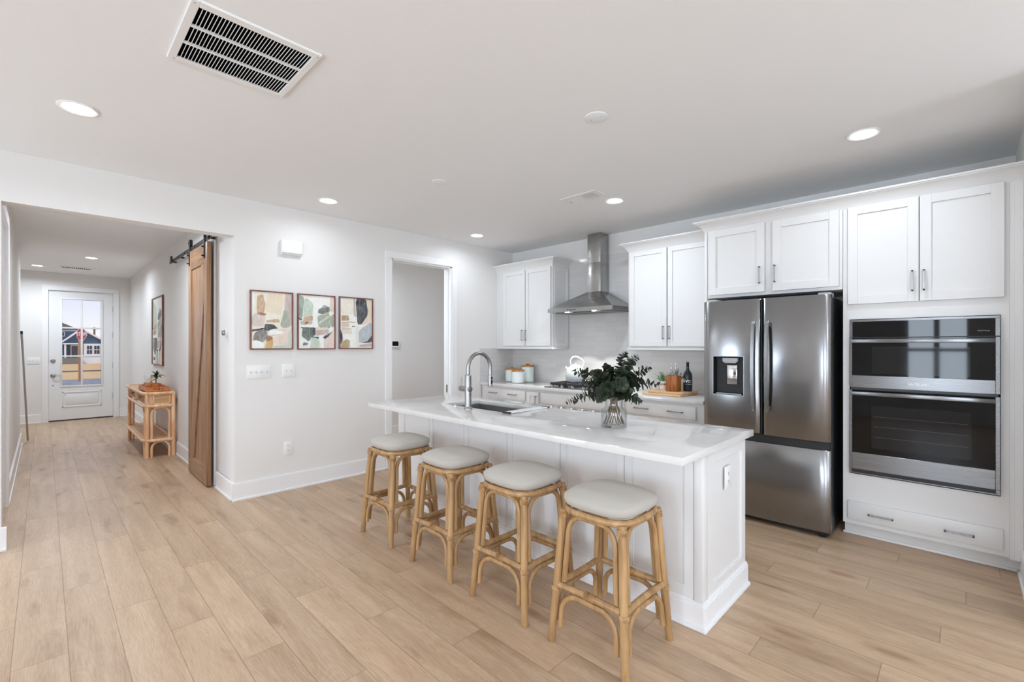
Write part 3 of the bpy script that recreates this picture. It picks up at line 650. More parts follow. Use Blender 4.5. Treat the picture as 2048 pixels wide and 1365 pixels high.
# ------------------------------------------------------------------ cooktop
ck = thing('gas_cooktop', (-3.16, 4.43, CZ), 'black gas cooktop with cast iron grates set in the back counter', 'cooktop')
MB().box(-3.56, -2.76, 4.165, 4.68, CZ + .0006, CZ + .012).build('cooktop_plate', 'steel', ck, bevel=.003)
BR = [(-3.40, 4.32), (-3.40, 4.56), (-3.16, 4.45), (-2.92, 4.32), (-2.92, 4.56)]
for (x, y) in BR:
    MB().lathe([(.05, 0), (.05, .012), (.035, .018), (.035, .026), (.0, .026)], (x, y, CZ + .012), 18).build('burner', 'cast_iron', ck)
for gx in (-3.40, -3.16, -2.92):
    m = MB(); zt = CZ + .046; x0, x1, y0, y1 = gx - .115, gx + .115, 4.225, 4.655
    for (a, b, c_, d_) in ((x0, x1, y0, y0 + .012), (x0, x1, y1 - .012, y1), (x0, x0 + .012, y0, y1), (x1 - .012, x1, y0, y1), (gx - .006, gx + .006, y0, y1)): m.box(a, b, c_, d_, zt, zt + .014)
    for yy in (4.30, 4.44, 4.58): m.box(x0, x1, yy - .006, yy + .006, zt, zt + .014)
    for xx in (x0, x1 - .014):
        for yy in (y0, y1 - .014, (y0 + y1) / 2): m.box(xx, xx + .014, yy, yy + .014, CZ + .012, zt)
    m.box(x0 + .01, x1 - .01, y0 - .004, y0, CZ + .03, zt + .012)
    m.build('grate', 'cast_iron', ck, bevel=.002, seg=1)
for kx in (-3.46, -3.31, -3.16, -3.01, -2.86):
    MB().cyl((kx, 4.196, CZ + .012), .019, .022, 16).box(kx - .004, kx + .004, 4.178, 4.214, CZ + .034, CZ + .042).build('knob', 'chrome', ck)

# ------------------------------------------------------------------ range hood
hd = thing('range_hood', (-3.165, 4.55, 1.80), 'stainless steel chimney range hood over the gas cooktop', 'hood')
hx0, hx1, hy0, hy1 = -3.617, -2.712, 4.30, YB - .0095
cx0, cx1, cy0 = -3.257, -3.065, 4.61
m = MB()
m.box(hx0, hx1, hy0, hy1, 1.802, 1.846)
m.add([(hx0, hy0, 1.846), (hx1, hy0, 1.846), (hx1, hy1, 1.846), (hx0, hy1, 1.846), (cx0 - .004, cy0 - .004, 2.05), (cx1 + .004, cy0 - .004, 2.05), (cx1 + .004, hy1, 2.05), (cx0 - .004, hy1, 2.05)],
      [(0, 1, 5, 4), (1, 2, 6, 5), (2, 3, 7, 6), (3, 0, 4, 7), (4, 5, 6, 7)])
m.build('canopy', 'steel_hood', hd)
m = MB(); m.box(cx0, cx1, cy0, hy1, 2.05, 2.40); m.box(cx0 + .004, cx1 - .004, cy0 + .004, hy1, 2.40, H - .002)
m.build('chimney', 'steel_hood', hd, bevel=.002)
for i in range(3): MB().box(hx0 + .05 + i * .28, hx0 + .30 + i * .28, hy0 + .10, hy1 - .06, 1.797, 1.802).build('grease_filter', 'steel_dark', hd)
for i in range(5): MB().cyl((-3.31 + i * .026, hy0 - .003, 1.824), .006, .003, 10, 0, 'y').build('button', 'black_plastic', hd)
for x in (-3.36, -2.98):
    lo = MB().lathe([(.028, 0), (.028, -.004), (.022, -.006), (0, -.006)], (x, hy0 + .055, 1.802), 18).build('hood_lamp', 'hood_lamp_lens', hd)
    k = light('hood_spot', 'SPOT', (0, 0, 0), 22, (0, 0, 0), (1, .97, .93), spot_size=math.radians(82), spot_blend=.12, shadow_soft_size=.02)
    k.parent = lo; k.location = Vector((x, hy0 + .055, 1.790)) - Vector(ORI[hd.name])

# ------------------------------------------------------------------ refrigerator
rf = thing('refrigerator', (-1.143, 4.36, 0), 'large stainless steel french door refrigerator with ice dispenser', 'refrigerator')
FX0, FX1, FS = -1.600, -.686, -1.146
MB().box(FX0 + .006, FX1 - .006, 4.045, 4.74, .03, 1.765).build('case', 'black_plastic', rf, bevel=.004)
def fridge_panel(m, x0, x1, z0, z1, y0, hole=None):
    """door skin with softly rounded upright edges; y0 = front plane"""
    n = 22; us = []
    for i in range(n + 1):
        u = i / n; us.append(.5 - .5 * math.cos(PI * u))
    xs = [x0 + (x1 - x0) * u for u in us]
    if hole:
        for hxx in hole[:2]:
            k = min(range(1, n), key=lambda i: abs(xs[i] - hxx)); xs[k] = hxx
    def yy(x):
        u = (x - x0) / (x1 - x0); e = min(u, 1 - u) * (x1 - x0); r = .05
        b = .010 * (2 * u - 1) ** 2
        return y0 + b + (.016 * (1 - min(1, e / r)) ** 2.2)
    zs = [z0, z0 + .006] + ([hole[2], hole[3]] if hole else []) + [z1 - .006, z1]
    vs = []; W = len(xs)
    for z in zs:
        ed = .006 if z in (z0, z1) else 0
        for x in xs: vs.append((x, yy(x) + ed, z))
    fs = []
    for k in range(len(zs) - 1):
        for i in range(W - 1):
            if hole and abs(zs[k] - hole[2]) < 1e-6 and xs[i] >= hole[0] - 1e-6 and xs[i + 1] <= hole[1] + 1e-6: continue
            fs.append((k * W + i, k * W + i + 1, (k + 1) * W + i + 1, (k + 1) * W + i))
    base = len(vs); yb = 4.032
    for z in (z0, z1):
        for x in xs: vs.append((x, yb, z))
    top = (len(zs) - 1) * W
    for i in range(W - 1):
        fs.append((i + 1, i, base + i, base + i + 1)); fs.append((top + i, top + i + 1, base + W + i + 1, base + W + i))
        if not hole: fs.append((base + i, base + W + i, base + W + i + 1, base + i + 1))
    for k in range(len(zs) - 1):
        pass
    for i in (0, W - 1):
        fs.append(tuple([base + i] + [k * W + i for k in range(len(zs))] + [base + W + i]))
    m.add(vs, fs); return m
HL = (-1.515, -1.275, 1.000, 1.317)
fy = 3.972
dl = fridge_panel(MB(), FX0, FS - .004, .704, 1.782, fy, HL).build('door', 'steel_fridge', rf, smooth=50)
dr_ = fridge_panel(MB(), FS + .004, FX1, .700, 1.782, fy).build('door', 'steel_fridge', rf, smooth=50)
fz = fridge_panel(MB(), FX0, FX1, .040, .643, fy).build('freezer_drawer', 'steel_fridge', rf, smooth=50)
MB().box(FX0 + .01, FX1 - .01, 4.0, 4.03, .64, .70).box(FX0 + .01, FX1 - .01, 4.028, 4.046, .04, 1.77).box(FS - .003, FS + .003, 3.985, 4.03, .70, 1.78).build('gasket', 'gasket', rf)
def fr_handle(par, x):
    m = MB(); z0, z1 = .885, 1.60; n = 24
    pts = []
    for i in range(n + 1):
        u = i / n; b = .062 - .030 * (2 * u - 1) ** 2
        pts.append((u, b))
    vs = []
    for (u, b) in pts:
        z = z0 + (z1 - z0) * u; w = .014
        for (dx, dy) in ((-w, -b), (w, -b), (w, -b + .016), (-w, -b + .016)): vs.append((x + dx, fy + .004 + dy, z))
    fs = []
    for i in range(n):
        for k in range(4): j = (k + 1) % 4; fs.append((i * 4 + k, i * 4 + j, i * 4 + 4 + j, i * 4 + 4 + k))
    fs += [(3, 2, 1, 0), (n * 4, n * 4 + 1, n * 4 + 2, n * 4 + 3)]
    m.add(vs, fs)
    for z in (z0 + .02, z1 - .02): m.box(x - .011, x + .011, fy - .03, fy + .012, z - .018, z + .018)
    m.build('handle', 'steel_upright', par, bevel=.002, seg=1)
fr_handle(dl, -1.196); fr_handle(dr_, -1.096)
# dispenser niche
a, b, c_, d_ = HL
m = MB(); yb = 4.03
yf = lambda x: fy + .012
m.add([(a, fy + .004, c_), (b, fy + .004, c_), (b, fy + .004, d_), (a, fy + .004, d_), (a + .012, yb, c_ + .015), (b - .012, yb, c_ + .015), (b - .012, yb, d_ - .01), (a + .012, yb, d_ - .01)],
      [(4, 5, 6, 7), (0, 1, 5, 4), (1, 2, 6, 5), (2, 3, 7, 6), (3, 0, 4, 7)])
dn = m.build('dispenser', 'black_plastic', dl, smooth=0)
fr = MB(); q = .004
for (x0, x1, z0, z1) in ((a - q, b + q, d_ - .001, d_ + q), (a - q, b + q, c_ - q, c_ + .001), (a - q, a + .001, c_, d_), (b - .001, b + q, c_, d_)): fr.box(x0, x1, fy - .001, fy + .012, z0, z1)
fr.build('dispenser_trim', 'steel', dl)
MB().prism([(-1.445, 1.305), (-1.325, 1.305), (-1.325, 1.275), (-1.345, 1.262), (-1.425, 1.262), (-1.445, 1.275)], fy + .012, 4.02, 'y').build('nozzle', 'plastic_grey', dn, bevel=.003)
MB().box(-1.415, -1.335, 4.005, 4.018, 1.085, 1.245).build('paddle', 'chrome', dn, bevel=.004)
MB().box(a + .02, b - .02, fy + .014, 4.02, c_ + .002, c_ + .012).build('drip_tray', 'steel_dark', dn)
for x in (FX0 + .06, FX1 - .06):
    MB().cyl((x, 4.03, 0), .026, .012, 16).cyl((x, 4.03, .012), .012, .03, 10).build('foot', 'black_plastic', rf)
for x in (FX0 + .05, FX1 - .05):
    MB().box(x - .040, x + .040, 4.036, 4.16, 1.766, 1.80).build('hinge_cover', 'plastic_grey', rf, bevel=.006)
MB().box(FX0 + .02, FX1 - .02, 4.02, 4.045, .012, .038).build('kick_grille', 'black_plastic', rf)

# ------------------------------------------------------------------ double wall oven
ov = thing('wall_oven', (-.22, 4.4, .478), 'stainless steel double wall oven with dark glass doors', 'oven')
yo = 4.150; ox0, ox1 = -.599, .160; gx0, gx1 = -.583, .139
MB().box(ox0 + .008, ox1 - .008, 4.171, 4.73, .486, 1.59).build('oven_box', 'black_metal', ov)
m = MB(); m.box(ox0, ox1, yo, 4.1695, 1.58, 1.596); m.box(ox0, gx0, yo, 4.1695, 1.468, 1.58); m.box(gx1, ox1, yo, 4.1695, 1.468, 1.58)
cpn = m.build('control_panel', 'steel', ov, bevel=.001, seg=1)
MB().box(gx0, gx1, yo + .002, 4.1695, 1.469, 1.58).build('touch_glass', 'black_glass', cpn)
text_mesh('SmartThings', .011, 'panel_lettering', 'ink_grey', cpn, (.088, yo + .0017, 1.503), RX, .0002)
def oven_door(z0, zg0, zg1, zh0, zh1, z1, win):
    m = MB(); m.box(ox0, gx0, yo - .012, 4.1695, z0, z1); m.box(gx1, ox1, yo - .012, 4.1695, z0, z1); m.box(gx0, gx1, yo - .012, 4.1695, z0, zg0)
    d = m.build('oven_door', 'steel', ov, bevel=.0015, seg=1)
    MB().box(gx0, gx1, yo - .010, 4.1695, zg0, z1 - .002).build('door_glass', 'black_glass', d)
    if win: MB().box(win[0], win[1], yo - .0106, yo - .0099, win[2], win[3]).build('door_window', 'oven_window', d)
    h = MB(); h.box(gx0 + .001, gx1 - .001, yo - .055, yo - .038, zh0, zh1)
    for x in (gx0 + .012, gx1 - .03): h.box(x, x + .018, yo - .040, yo - .009, zh0 + .004, zh1 - .004)
    h.build('handle', 'steel', d, bevel=.003)
    return d
od = oven_door(1.105, 1.192, 1.424, 1.427, 1.455, 1.464, (-.47, .03, 1.205, 1.40))
text_mesh('SAMSUNG', .024, 'maker_lettering', 'ink_bright', od, (-.22, yo - .0125, 1.1435), RX, .0004)
od2 = oven_door(.512, .632, 1.048, 1.050, 1.078, 1.088, (-.472, .034, .675, .978))
for z in (.755, .83, .90): MB().box(-.46, .02, yo - .0112, yo - .0105, z, z + .0016).build('rack_line', 'rack_grey', od2)
for (za, zb_) in ((.486, .512), (1.088, 1.105)): MB().box(ox0 + .008, ox1 - .008, yo + .004, 4.1695, za, zb_).build('vent_slot', 'black_plastic', ov)
MB().box(ox0, ox1, yo - .004, 4.1695, .478, .486).box(ox1 - .02, ox1, yo - .004, 4.1695, .486, .510).box(ox0, ox0 + .012, yo - .004, 4.1695, .486, .510).build('bottom_trim', 'steel', ov, bevel=.001, seg=1)

# ------------------------------------------------------------------ island
IX0, IX1, IY0, IY1 = -3.700, -.922, 2.280, 2.905
il = thing('kitchen_island', ((IX0 + IX1) / 2, (IY0 + IY1) / 2, 0), 'long white panelled kitchen island base behind the bar stools', 'island')
m = MB()                                     # body: solid ends plus an open well for the sink
m.box(IX0, -3.24, IY0 + .02, IY1 - .02, .06, .872); m.box(-2.32, IX1 - .02, IY0 + .02, IY1 - .02, .06, .872)
m.box(-3.24, -2.32, IY0 + .02, 2.335, .06, .872); m.box(-3.24, -2.32, 2.84, IY1 - .02, .06, .872); m.box(-3.24, -2.32, 2.335, 2.84, .06, .55)
m.build('carcass', 'cabinet_paint', il)
PX = [(-3.700, -3.222), (-3.218, -2.766), (-2.762, -2.294), (-2.290, -1.818), (-1.814, -1.362), (-1.358, -.968)]
for (a, b) in PX:
    d = MB(); d.box(a, b, IY0 + .010, IY0 + .022, .13, .872)
    f = .047; lf = .09 if a == PX[0][0] else f
    d.box(a, a + lf, IY0, IY0 + .021, .13, .872); d.box(b - f, b, IY0, IY0 + .021, .13, .872); d.box(a + lf, b - f, IY0, IY0 + .021, .13, .195); d.box(a + lf, b - f, IY0, IY0 + .021, .815, .872)
    d.box(a + lf, a + lf + .006, IY0 + .005, IY0 + .012, .195, .815); d.box(b - f - .006, b - f, IY0 + .005, IY0 + .012, .195, .815); d.box(a + lf, b - f, IY0 + .005, IY0 + .012, .195, .201)
    d.build('front_panel', 'cabinet_paint', il, bevel=.0015, seg=1)
d = MB(); xe = IX1
d.box(xe - .022, xe - .010, IY0 + .07, IY1, .13, .872); d.box(xe - .021, xe, IY0 + .07, IY0 + .15, .13, .872); d.box(xe - .021, xe, IY1 - .06, IY1, .13, .872); d.box(xe - .021, xe, IY0 + .15, IY1 - .06, .13, .175); d.box(xe - .021, xe, IY0 + .15, IY1 - .06, .80, .872)
d.box(xe - .012, xe - .005, IY0 + .15, IY0 + .156, .175, .80); d.box(xe - .012, xe - .005, IY1 - .066, IY1 - .06, .175, .80); d.box(xe - .012, xe - .005, IY0 + .15, IY1 - .06, .175, .181)
d.build('end_panel', 'cabinet_paint', il, bevel=.0015, seg=1)
MB().box(-.960, xe + .004, IY0 - .006, IY0 + .06, .13, .872).box(-.966, -.960, IY0 - .001, IY0 + .02, .13, .872).build('corner_post', 'cabinet_paint', il, bevel=.003)
def base_ring(m, o, z0, z1, th):
    m.box(IX0, IX1 + o, IY0 - o, IY0 - o + th, z0, z1); m.box(IX1 + o - th, IX1 + o, IY0 - o + th, IY1 + .008, z0, z1)
bs = MB(); base_ring(bs, .014, 0, .115, .03); base_ring(bs, .010, .115, .124, .026); base_ring(bs, .006, .124, .132, .022); bs.build('baseboard', 'trim_paint', il, bevel=.002, seg=1)
sh = MB(); base_ring(sh, .027, 0, .016, .013); base_ring(sh, .021, .016, .021, .008); sh.build('shoe_molding', 'trim_paint', il, bevel=.002, seg=1)
# quartz top with a cut-out for the sink
KX0, KX1, KY0, KY1 = -3.712, -.888, 1.980, 2.947
SX0, SX1, SY0, SY1 = -3.165, -2.395, 2.40, 2.79
tp = MB(); z0, z1 = .873, CZ
tpx = [KX0, SX0, SX1, KX1]; tpy = [KY0, SY0, SY1, KY1]; vs = []; fs = []
for z in (z0, z1):
    for y in tpy:
        for x in tpx: vs.append((x, y, z))
for j in range(3):
    for i in range(3):
        if i == 1 and j == 1: continue
        q = j * 4 + i; fs += [(q, q + 4, q + 5, q + 1), (16 + q, 16 + q + 1, 16 + q + 5, 16 + q + 4)]
for i in range(3):
    fs += [(i, i + 1, 17 + i, 16 + i), (12 + i + 1, 12 + i, 28 + i, 28 + i + 1), (4 * i + 4, 4 * i, 16 + 4 * i, 20 + 4 * i), (4 * i + 3, 4 * i + 7, 23 + 4 * i, 19 + 4 * i)]
for (p, q) in ((5, 6), (6, 10), (10, 9), (9, 5)): fs.append((q, p, p + 16, q + 16))
tp.add(vs, fs); tag(tp.build('island_countertop', 'quartz', bevel=.004, seg=2), 'white quartz countertop of the island, with the sink and the vase', 'countertop')
# sink
m = MB(); x0, x1, y0, y1 = SX0 - .006, SX1 + .006, SY0 - .006, SY1 + .006; zb = .665; zt = .8725
vs = [(x0, y0, zt), (x1, y0, zt), (x1, y1, zt), (x0, y1, zt), (x0 + .015, y0 + .015, zb), (x1 - .015, y0 + .015, zb), (x1 - .015, y1 - .015, zb), (x0 + .015, y1 - .015, zb)]
fs = [(0, 1, 5, 4), (1, 2, 6, 5), (2, 3, 7, 6), (3, 0, 4, 7), (4, 5, 6, 7)]
m.add(vs, fs)
o = .004; vo = [(x0 - .02, y0 - .02, zt), (x1 + .02, y0 - .02, zt), (x1 + .02, y1 + .02, zt), (x0 - .02, y1 + .02, zt), (x0 + .01, y0 + .01, zb - o), (x1 - .01, y0 + .01, zb - o), (x1 - .01, y1 - .01, zb - o), (x0 + .01, y1 - .01, zb - o)]
m.add(vo, [(0, 1, 5, 4), (1, 2, 6, 5), (2, 3, 7, 6), (3, 0, 4, 7), (4, 5, 6, 7)]); m.add(vs[:4] + vo[:4], [(0, 1, 5, 4), (1, 2, 6, 5), (2, 3, 7, 6), (3, 0, 4, 7)])
sk = thing('kitchen_sink', ((SX0 + SX1) / 2, (SY0 + SY1) / 2, zb), 'dark steel undermount sink sunk in the island countertop', 'sink')
m.build('basin', 'sink_steel', sk, smooth=30)
MB().lathe([(.045, 0), (.045, .004), (.03, .002), (0, .001)], ((SX0 + SX1) / 2, (SY0 + SY1) / 2, zb), 20).build('drain', 'chrome', sk)
# rack lying over the right rim of the sink
rk = thing('dish_rack', (-2.45, 2.6, CZ), 'roll-up steel drying rack lying over the right end of the sink', 'rack')
for i in range(4):
    x = -2.424 + i * .021; MB().tube([(x, 2.375, CZ + .0055), (x, 2.815, CZ + .0055)], .0045, 8).build('rod', 'plastic_white', rk)
for y in (2.380, 2.81): MB().box(-2.432, -2.353, y - .008, y + .008, CZ + .0005, CZ + .012).build('end_band', 'black_plastic', rk, bevel=.002)
# faucet
fx_, fy_ = -2.790, 2.345
fa = thing('kitchen_faucet', (fx_, fy_, CZ), 'brushed nickel gooseneck faucet beside the island sink', 'faucet')
MB().lathe([(.034, 0), (.034, .006), (.028, .012), (.0265, .016), (.0265, .262), (.022, .268)], (fx_, fy_, CZ), 24).build('body', 'nickel', fa)
pts = [(fx_, fy_, CZ + .26), (fx_, fy_, CZ + .33)]
R = .118; zc = CZ + .318
for i in range(17):
    a = PI - PI * i / 16; pts.append((fx_, fy_ + R + R * math.cos(a), zc + R * math.sin(a)))
pts = [pts[0]] + pts[2:]; pts.append((fx_, fy_ + 2 * R, zc - .03)); pts.append((fx_, fy_ + 2 * R, zc - .055))
MB().tube(pts, .0155, 14).build('spout', 'nickel', fa)
hdm = MB().lathe([(.0165, -.055), (.019, -.065), (.019, -.155), (.012, -.158)], (fx_, fy_ + 2 * R, zc), 16).build('spray_head', 'nickel', fa)
MB().box(fx_ + .0165, fx_ + .0215, fy_ + 2 * R - .008, fy_ + 2 * R + .008, zc - .135, zc - .105).box(fx_ + .0165, fx_ + .0215, fy_ + 2 * R - .008, fy_ + 2 * R + .008, zc - .098, zc - .08).build('spray_button', 'black_plastic', hdm)
MB().cyl((fx_ - .095, fy_, CZ + .155), .0225, .125, 20, 0, 'x').build('valve', 'nickel', fa, bevel=.003)
MB().cyl((fx_ - .082, fy_, CZ + .175), .0045, .07, 10).build('lever', 'nickel', fa)
tag(MB().lathe([(.024, 0), (.024, .004), (.012, .007), (.012, .011), (0, .012)], (-2.99, 2.375, CZ), 18).build('air_switch', 'chrome'), 'small round chrome air switch button left of the faucet', 'button')

# ------------------------------------------------------------------ outlets and switches
def plate(name, c, wd, ht, face, label, cat, kind, gang=1, grp=None):
    """face: '+x' or '-y'; c = centre on the wall"""
    x, y, z = c; t = .006
    o = thing(name, (x, y, z - ht / 2), label, cat, grp)
    def bx(m, u0, u1, w0, w1, d0, d1):
        if face == '+x': m.box(x + d0, x + d1, y + u0, y + u1, z + w0, z + w1)
        else: m.box(x + u0, x + u1, y - d1, y - d0, z + w0, z + w1)
        return m
    bx(MB(), -wd / 2, wd / 2, -ht / 2, ht / 2, .0003, t).build('cover_plate', 'plastic_white', o, bevel=.002)
    for k in range(gang):
        u = (k - (gang - 1) / 2) * .046
        if kind == 'toggle':
            bx(MB(), u - .005, u + .005, -.012, .012, t - .001, t + .0008).build('toggle_slot', 'plastic_grey', o)
            bx(MB(), u - .0035, u + .0035, -.002, .009, t, t + .011).build('toggle', 'plastic_white', o, bevel=.001, seg=1)
        else:
            for s in (-1, 1):
                q = bx(MB(), u - .016, u + .016, s * .022 - .013, s * .022 + .013, t - .001, t + .0015).build('socket', 'plastic_white', o, bevel=.003)
                mm = MB(); zz = s * .022
                bx(mm, u - .008, u - .005, zz - .001, zz + .008, t, t + .002); bx(mm, u + .005, u + .008, zz - .001, zz + .008, t, t + .002); bx(mm, u - .002, u + .002, zz - .010, zz - .005, t, t + .002)
                mm.build('slot', 'slot_dark', q)
    return o
plate('light_switch', (XL, 1.408, 1.162), .205, .125, '+x', 'white four-toggle switch plate under the leftmost framed print', 'switch', 'toggle', 4)
plate('light_switch', (XL, 1.673, 1.164), .12, .125, '+x', 'white two-toggle switch plate right of the four-toggle one', 'switch', 'toggle', 2)
plate('wall_outlet', (XL, 1.670, .408), .085, .132, '+x', 'white duplex outlet low on the wall below the prints', 'outlet', 'outlet')
plate('light_switch', (HALL_END, -.133, 1.13), .165, .122, '+x', 'white three-toggle switch plate beside the front door', 'switch', 'toggle', 3)
plate('wall_outlet', (IX1, 2.613, .69), .085, .125, '+x', 'white outlet on the end panel of the island', 'outlet', 'outlet')
plate('light_switch', (-6.30, 3.745, 1.20), .075, .12, '+x', 'white switch plate in the side room, under the dark wall panel', 'switch', 'toggle', 1)
al = thing('alarm_panel', (-6.30, 3.78, 1.375), 'dark screen alarm panel on the wall of the side room', 'panel')
MB().box(-6.2998, -6.275, 3.68, 3.885, 1.375, 1.475).build('housing', 'plastic_white', al, bevel=.003); MB().box(-6.276, -6.2735, 3.69, 3.865, 1.40, 1.47).build('screen', 'black_glass', al)
cb_ = thing('door_chime', (XL, 1.693, 2.296), 'white door chime box high on the wall above the prints', 'chime')
MB().box(XL + .0003, XL + .05, 1.594, 1.791, 2.300, 2.428).build('cover', 'plastic_white', cb_, bevel=.010, seg=3); MB().box(XL + .0003, XL + .03, 1.60, 1.785, 2.290, 2.301).build('back_plate', 'plastic_white', cb_)
ts = thing('wall_sensor', (-4.994, 1.215, 1.50), 'small round grey sensor on the wall right of the barn door', 'sensor')
MB().lathe([(.040, 0), (.040, -.012), (.034, -.016)], (-4.994, HALL_Y1 - .0003, 1.535), 24, 0, 'y').build('base', 'plastic_white', ts)
MB().lathe([(.028, -.016), (.028, -.030), (.022, -.036), (0, -.036)], (-4.994, HALL_Y1, 1.53), 24, 0, 'y').build('dial', 'nickel', ts)

# ------------------------------------------------------------------ ceiling fittings
CANS = [(-3.57, .135, 'recessed ceiling light left of the large return vent'), (-4.20, 1.845, 'recessed ceiling light above the framed prints'), (-4.235, 3.70, 'recessed ceiling light in front of the side doorway'),
        (-2.31, 3.705, 'recessed ceiling light beside the small ceiling register'), (-.455, 3.64, 'recessed ceiling light before the oven cabinet'),
        (-9.53, .511, 'nearer recessed ceiling light in the hallway'), (-11.07, -.075, 'recessed ceiling light nearest the front door')]
HID = [(-1.9, -1.6), (-3.9, -1.9), (.9, -1.6), (1.9, .6), (.9, 1.9), (-6.0, .50), (-5.55, 2.75)]  # unseen lamps; all but the side-room one added as fill
proto = None
def make_can():
    t = thing('recessed_light', (0, 0, H), '', 'ceiling light', 'recessed ceiling lights')
    MB().lathe([(.090, -.0005), (.090, -.005), (.084, -.008), (.066, -.004), (.062, -.0006)], (0, 0, H), 40).build('trim_ring', 'plastic_white', t)
    MB().lathe([(.061, -.0007), (.058, -.004), (.04, -.008), (0, -.010)], (0, 0, H), 32, cap=False).build('lens', 'lamp_lens', t)
    return t
for i, (x, y, lb) in enumerate(CANS + [(a, b, c_) for (a, b), c_ in zip(HID, ('added recessed fill light over the open floor behind the camera', 'added recessed fill light in the rear left corner by the window', 'added recessed fill light behind the camera by the middle window', 'added recessed fill light near the east wall', 'added recessed fill light beside the closet corner', 'added recessed fill light just inside the hallway opening', 'recessed ceiling light in the side room'))]):
    if proto is None: proto = make_can(); t = proto
    else: t = copy_tree(proto)
    t.location = (x, y, H); t['label'] = lb
    k = light('can_lamp', 'AREA', (x, y, H - .014), ((26, 9, 12, 28, 12, 36, 60)[i] if i < 7 else (8, 7, 20, 20, 24)[i - 7] if i in range(7, 12) else 21 if x > -4.7 else 60) * CAN_E, (0, 0, 0), LED, shape='DISK', size=.11, spread=math.radians(165))
for (x, y, r, lb, cat, nm) in ((-1.54, 2.27, .065, 'round white cover plate on the ceiling above the island, nearest the oven', 'cover plate', 'ceiling_cover'), (-3.068, 2.275, .065, 'round white cover plate on the ceiling above the sink end of the island', 'cover plate', 'ceiling_cover')):
    t = thing(nm, (x, y, H), lb, cat); MB().lathe([(r, -.0005), (r, -.004), (r - .006, -.006), (0, -.006)], (x, y, H), 36).build('disc', 'ceiling_paint', t)
    MB().cyl((x - .035, y, H - .0075), .004, .002, 10).cyl((x + .035, y, H - .0075), .004, .002, 10).build('screw', 'plastic_grey', t)
# large return vent
vt = thing('return_vent', (-2.37, .65, H), 'large white return air vent with three rows of black slots', 'vent')
vx0, vx1, vy0, vy1 = -2.622, -2.105, .396, .898
ix0, ix1, iy0, iy1 = -2.604, -2.145, .428, .868
ix0 = -2.585
m = MB(); zv = H - .012
for (a, b, c_, d_) in ((vx0, vx1, vy0, iy0), (vx0, vx1, iy1, vy1), (vx0, ix0, iy0, iy1), (ix1, vx1, iy0, iy1)): m.box(a, b, c_, d_, zv, H - .0006)
m.build('frame', 'plastic_white', vt, bevel=.002, seg=1)
MB().box(ix0, ix1, iy0, iy1, H - .003, H - .0008).build('duct_shade', 'vent_shade', vt)  # black plate under the solid ceiling, painted shade behind the slats
rw = (ix1 - ix0) / 3; NS = 33
for k in range(1, 3): MB().box(ix0 + k * rw - .006, ix0 + k * rw + .006, iy0, iy1, zv, H - .003).build('cross_bar', 'plastic_white', vt)
for k in range(3):
    for i in range(1, NS):
        y = iy0 + (iy1 - iy0) * i / NS
        MB().box(ix0 + k * rw + .004, ix0 + (k + 1) * rw - .004, y - .0012, y + .0012, zv + .001, zv + .003).build('slat', 'plastic_white', vt, smooth=0)
for (x, y) in ((vx0 + .02, .42), (vx0 + .02, .875), (vx1 - .02, .41), (vx1 - .02, .885)): MB().cyl((x, y, zv - .001), .004, .002, 8).build('screw', 'plastic_grey', vt)
def register(name, x0, x1, y0, y1, gx0_, gx1_, gy0, gy1, label, along='y', n=12):
    t = thing(name, ((x0 + x1) / 2, (y0 + y1) / 2, H), label, 'vent')
    m = MB(); z = H - .007
    for (a, b, c_, d_) in ((x0, x1, y0, gy0), (x0, x1, gy1, y1), (x0, gx0_, gy0, gy1), (gx1_, x1, gy0, gy1)): m.box(a, b, c_, d_, z, H - .0006)
    m.build('frame', 'plastic_white', t, bevel=.002, seg=1)
    MB().box(gx0_, gx1_, gy0, gy1, H - .003, H - .0008).build('duct_shade', 'vent_shade', t)  # black plate standing in for the shade of a duct
    for i in range(n):
        if along == 'y': x = gx0_ + (gx1_ - gx0_) * (i + .5) / n; MB().box(x - .0032, x + .0032, gy0, gy1, z + .001, H - .003).build('slat', 'plastic_white', t, smooth=0)
        else: y = gy0 + (gy1 - gy0) * (i + .5) / n; MB().box(gx0_, gx1_, y - .005, y + .005, z + .001, H - .003).build('slat', 'plastic_white', t, smooth=0)
    return t
rg = register('ceiling_register', -2.645, -2.262, 3.315, 3.52, -2.455, -2.315, 3.362, 3.488, 'small white ceiling register with a half-open grille over the cooktop aisle')
MB().box(-2.615, -2.608, 3.43, 3.46, H - .010, H - .006).build('damper_lever', 'plastic_grey', rg)
register('ceiling_register', -11.10, -10.85, .17, .62, -11.05, -10.90, .21, .58, 'slim white ceiling register in the hall before the front door', 'x', 14)

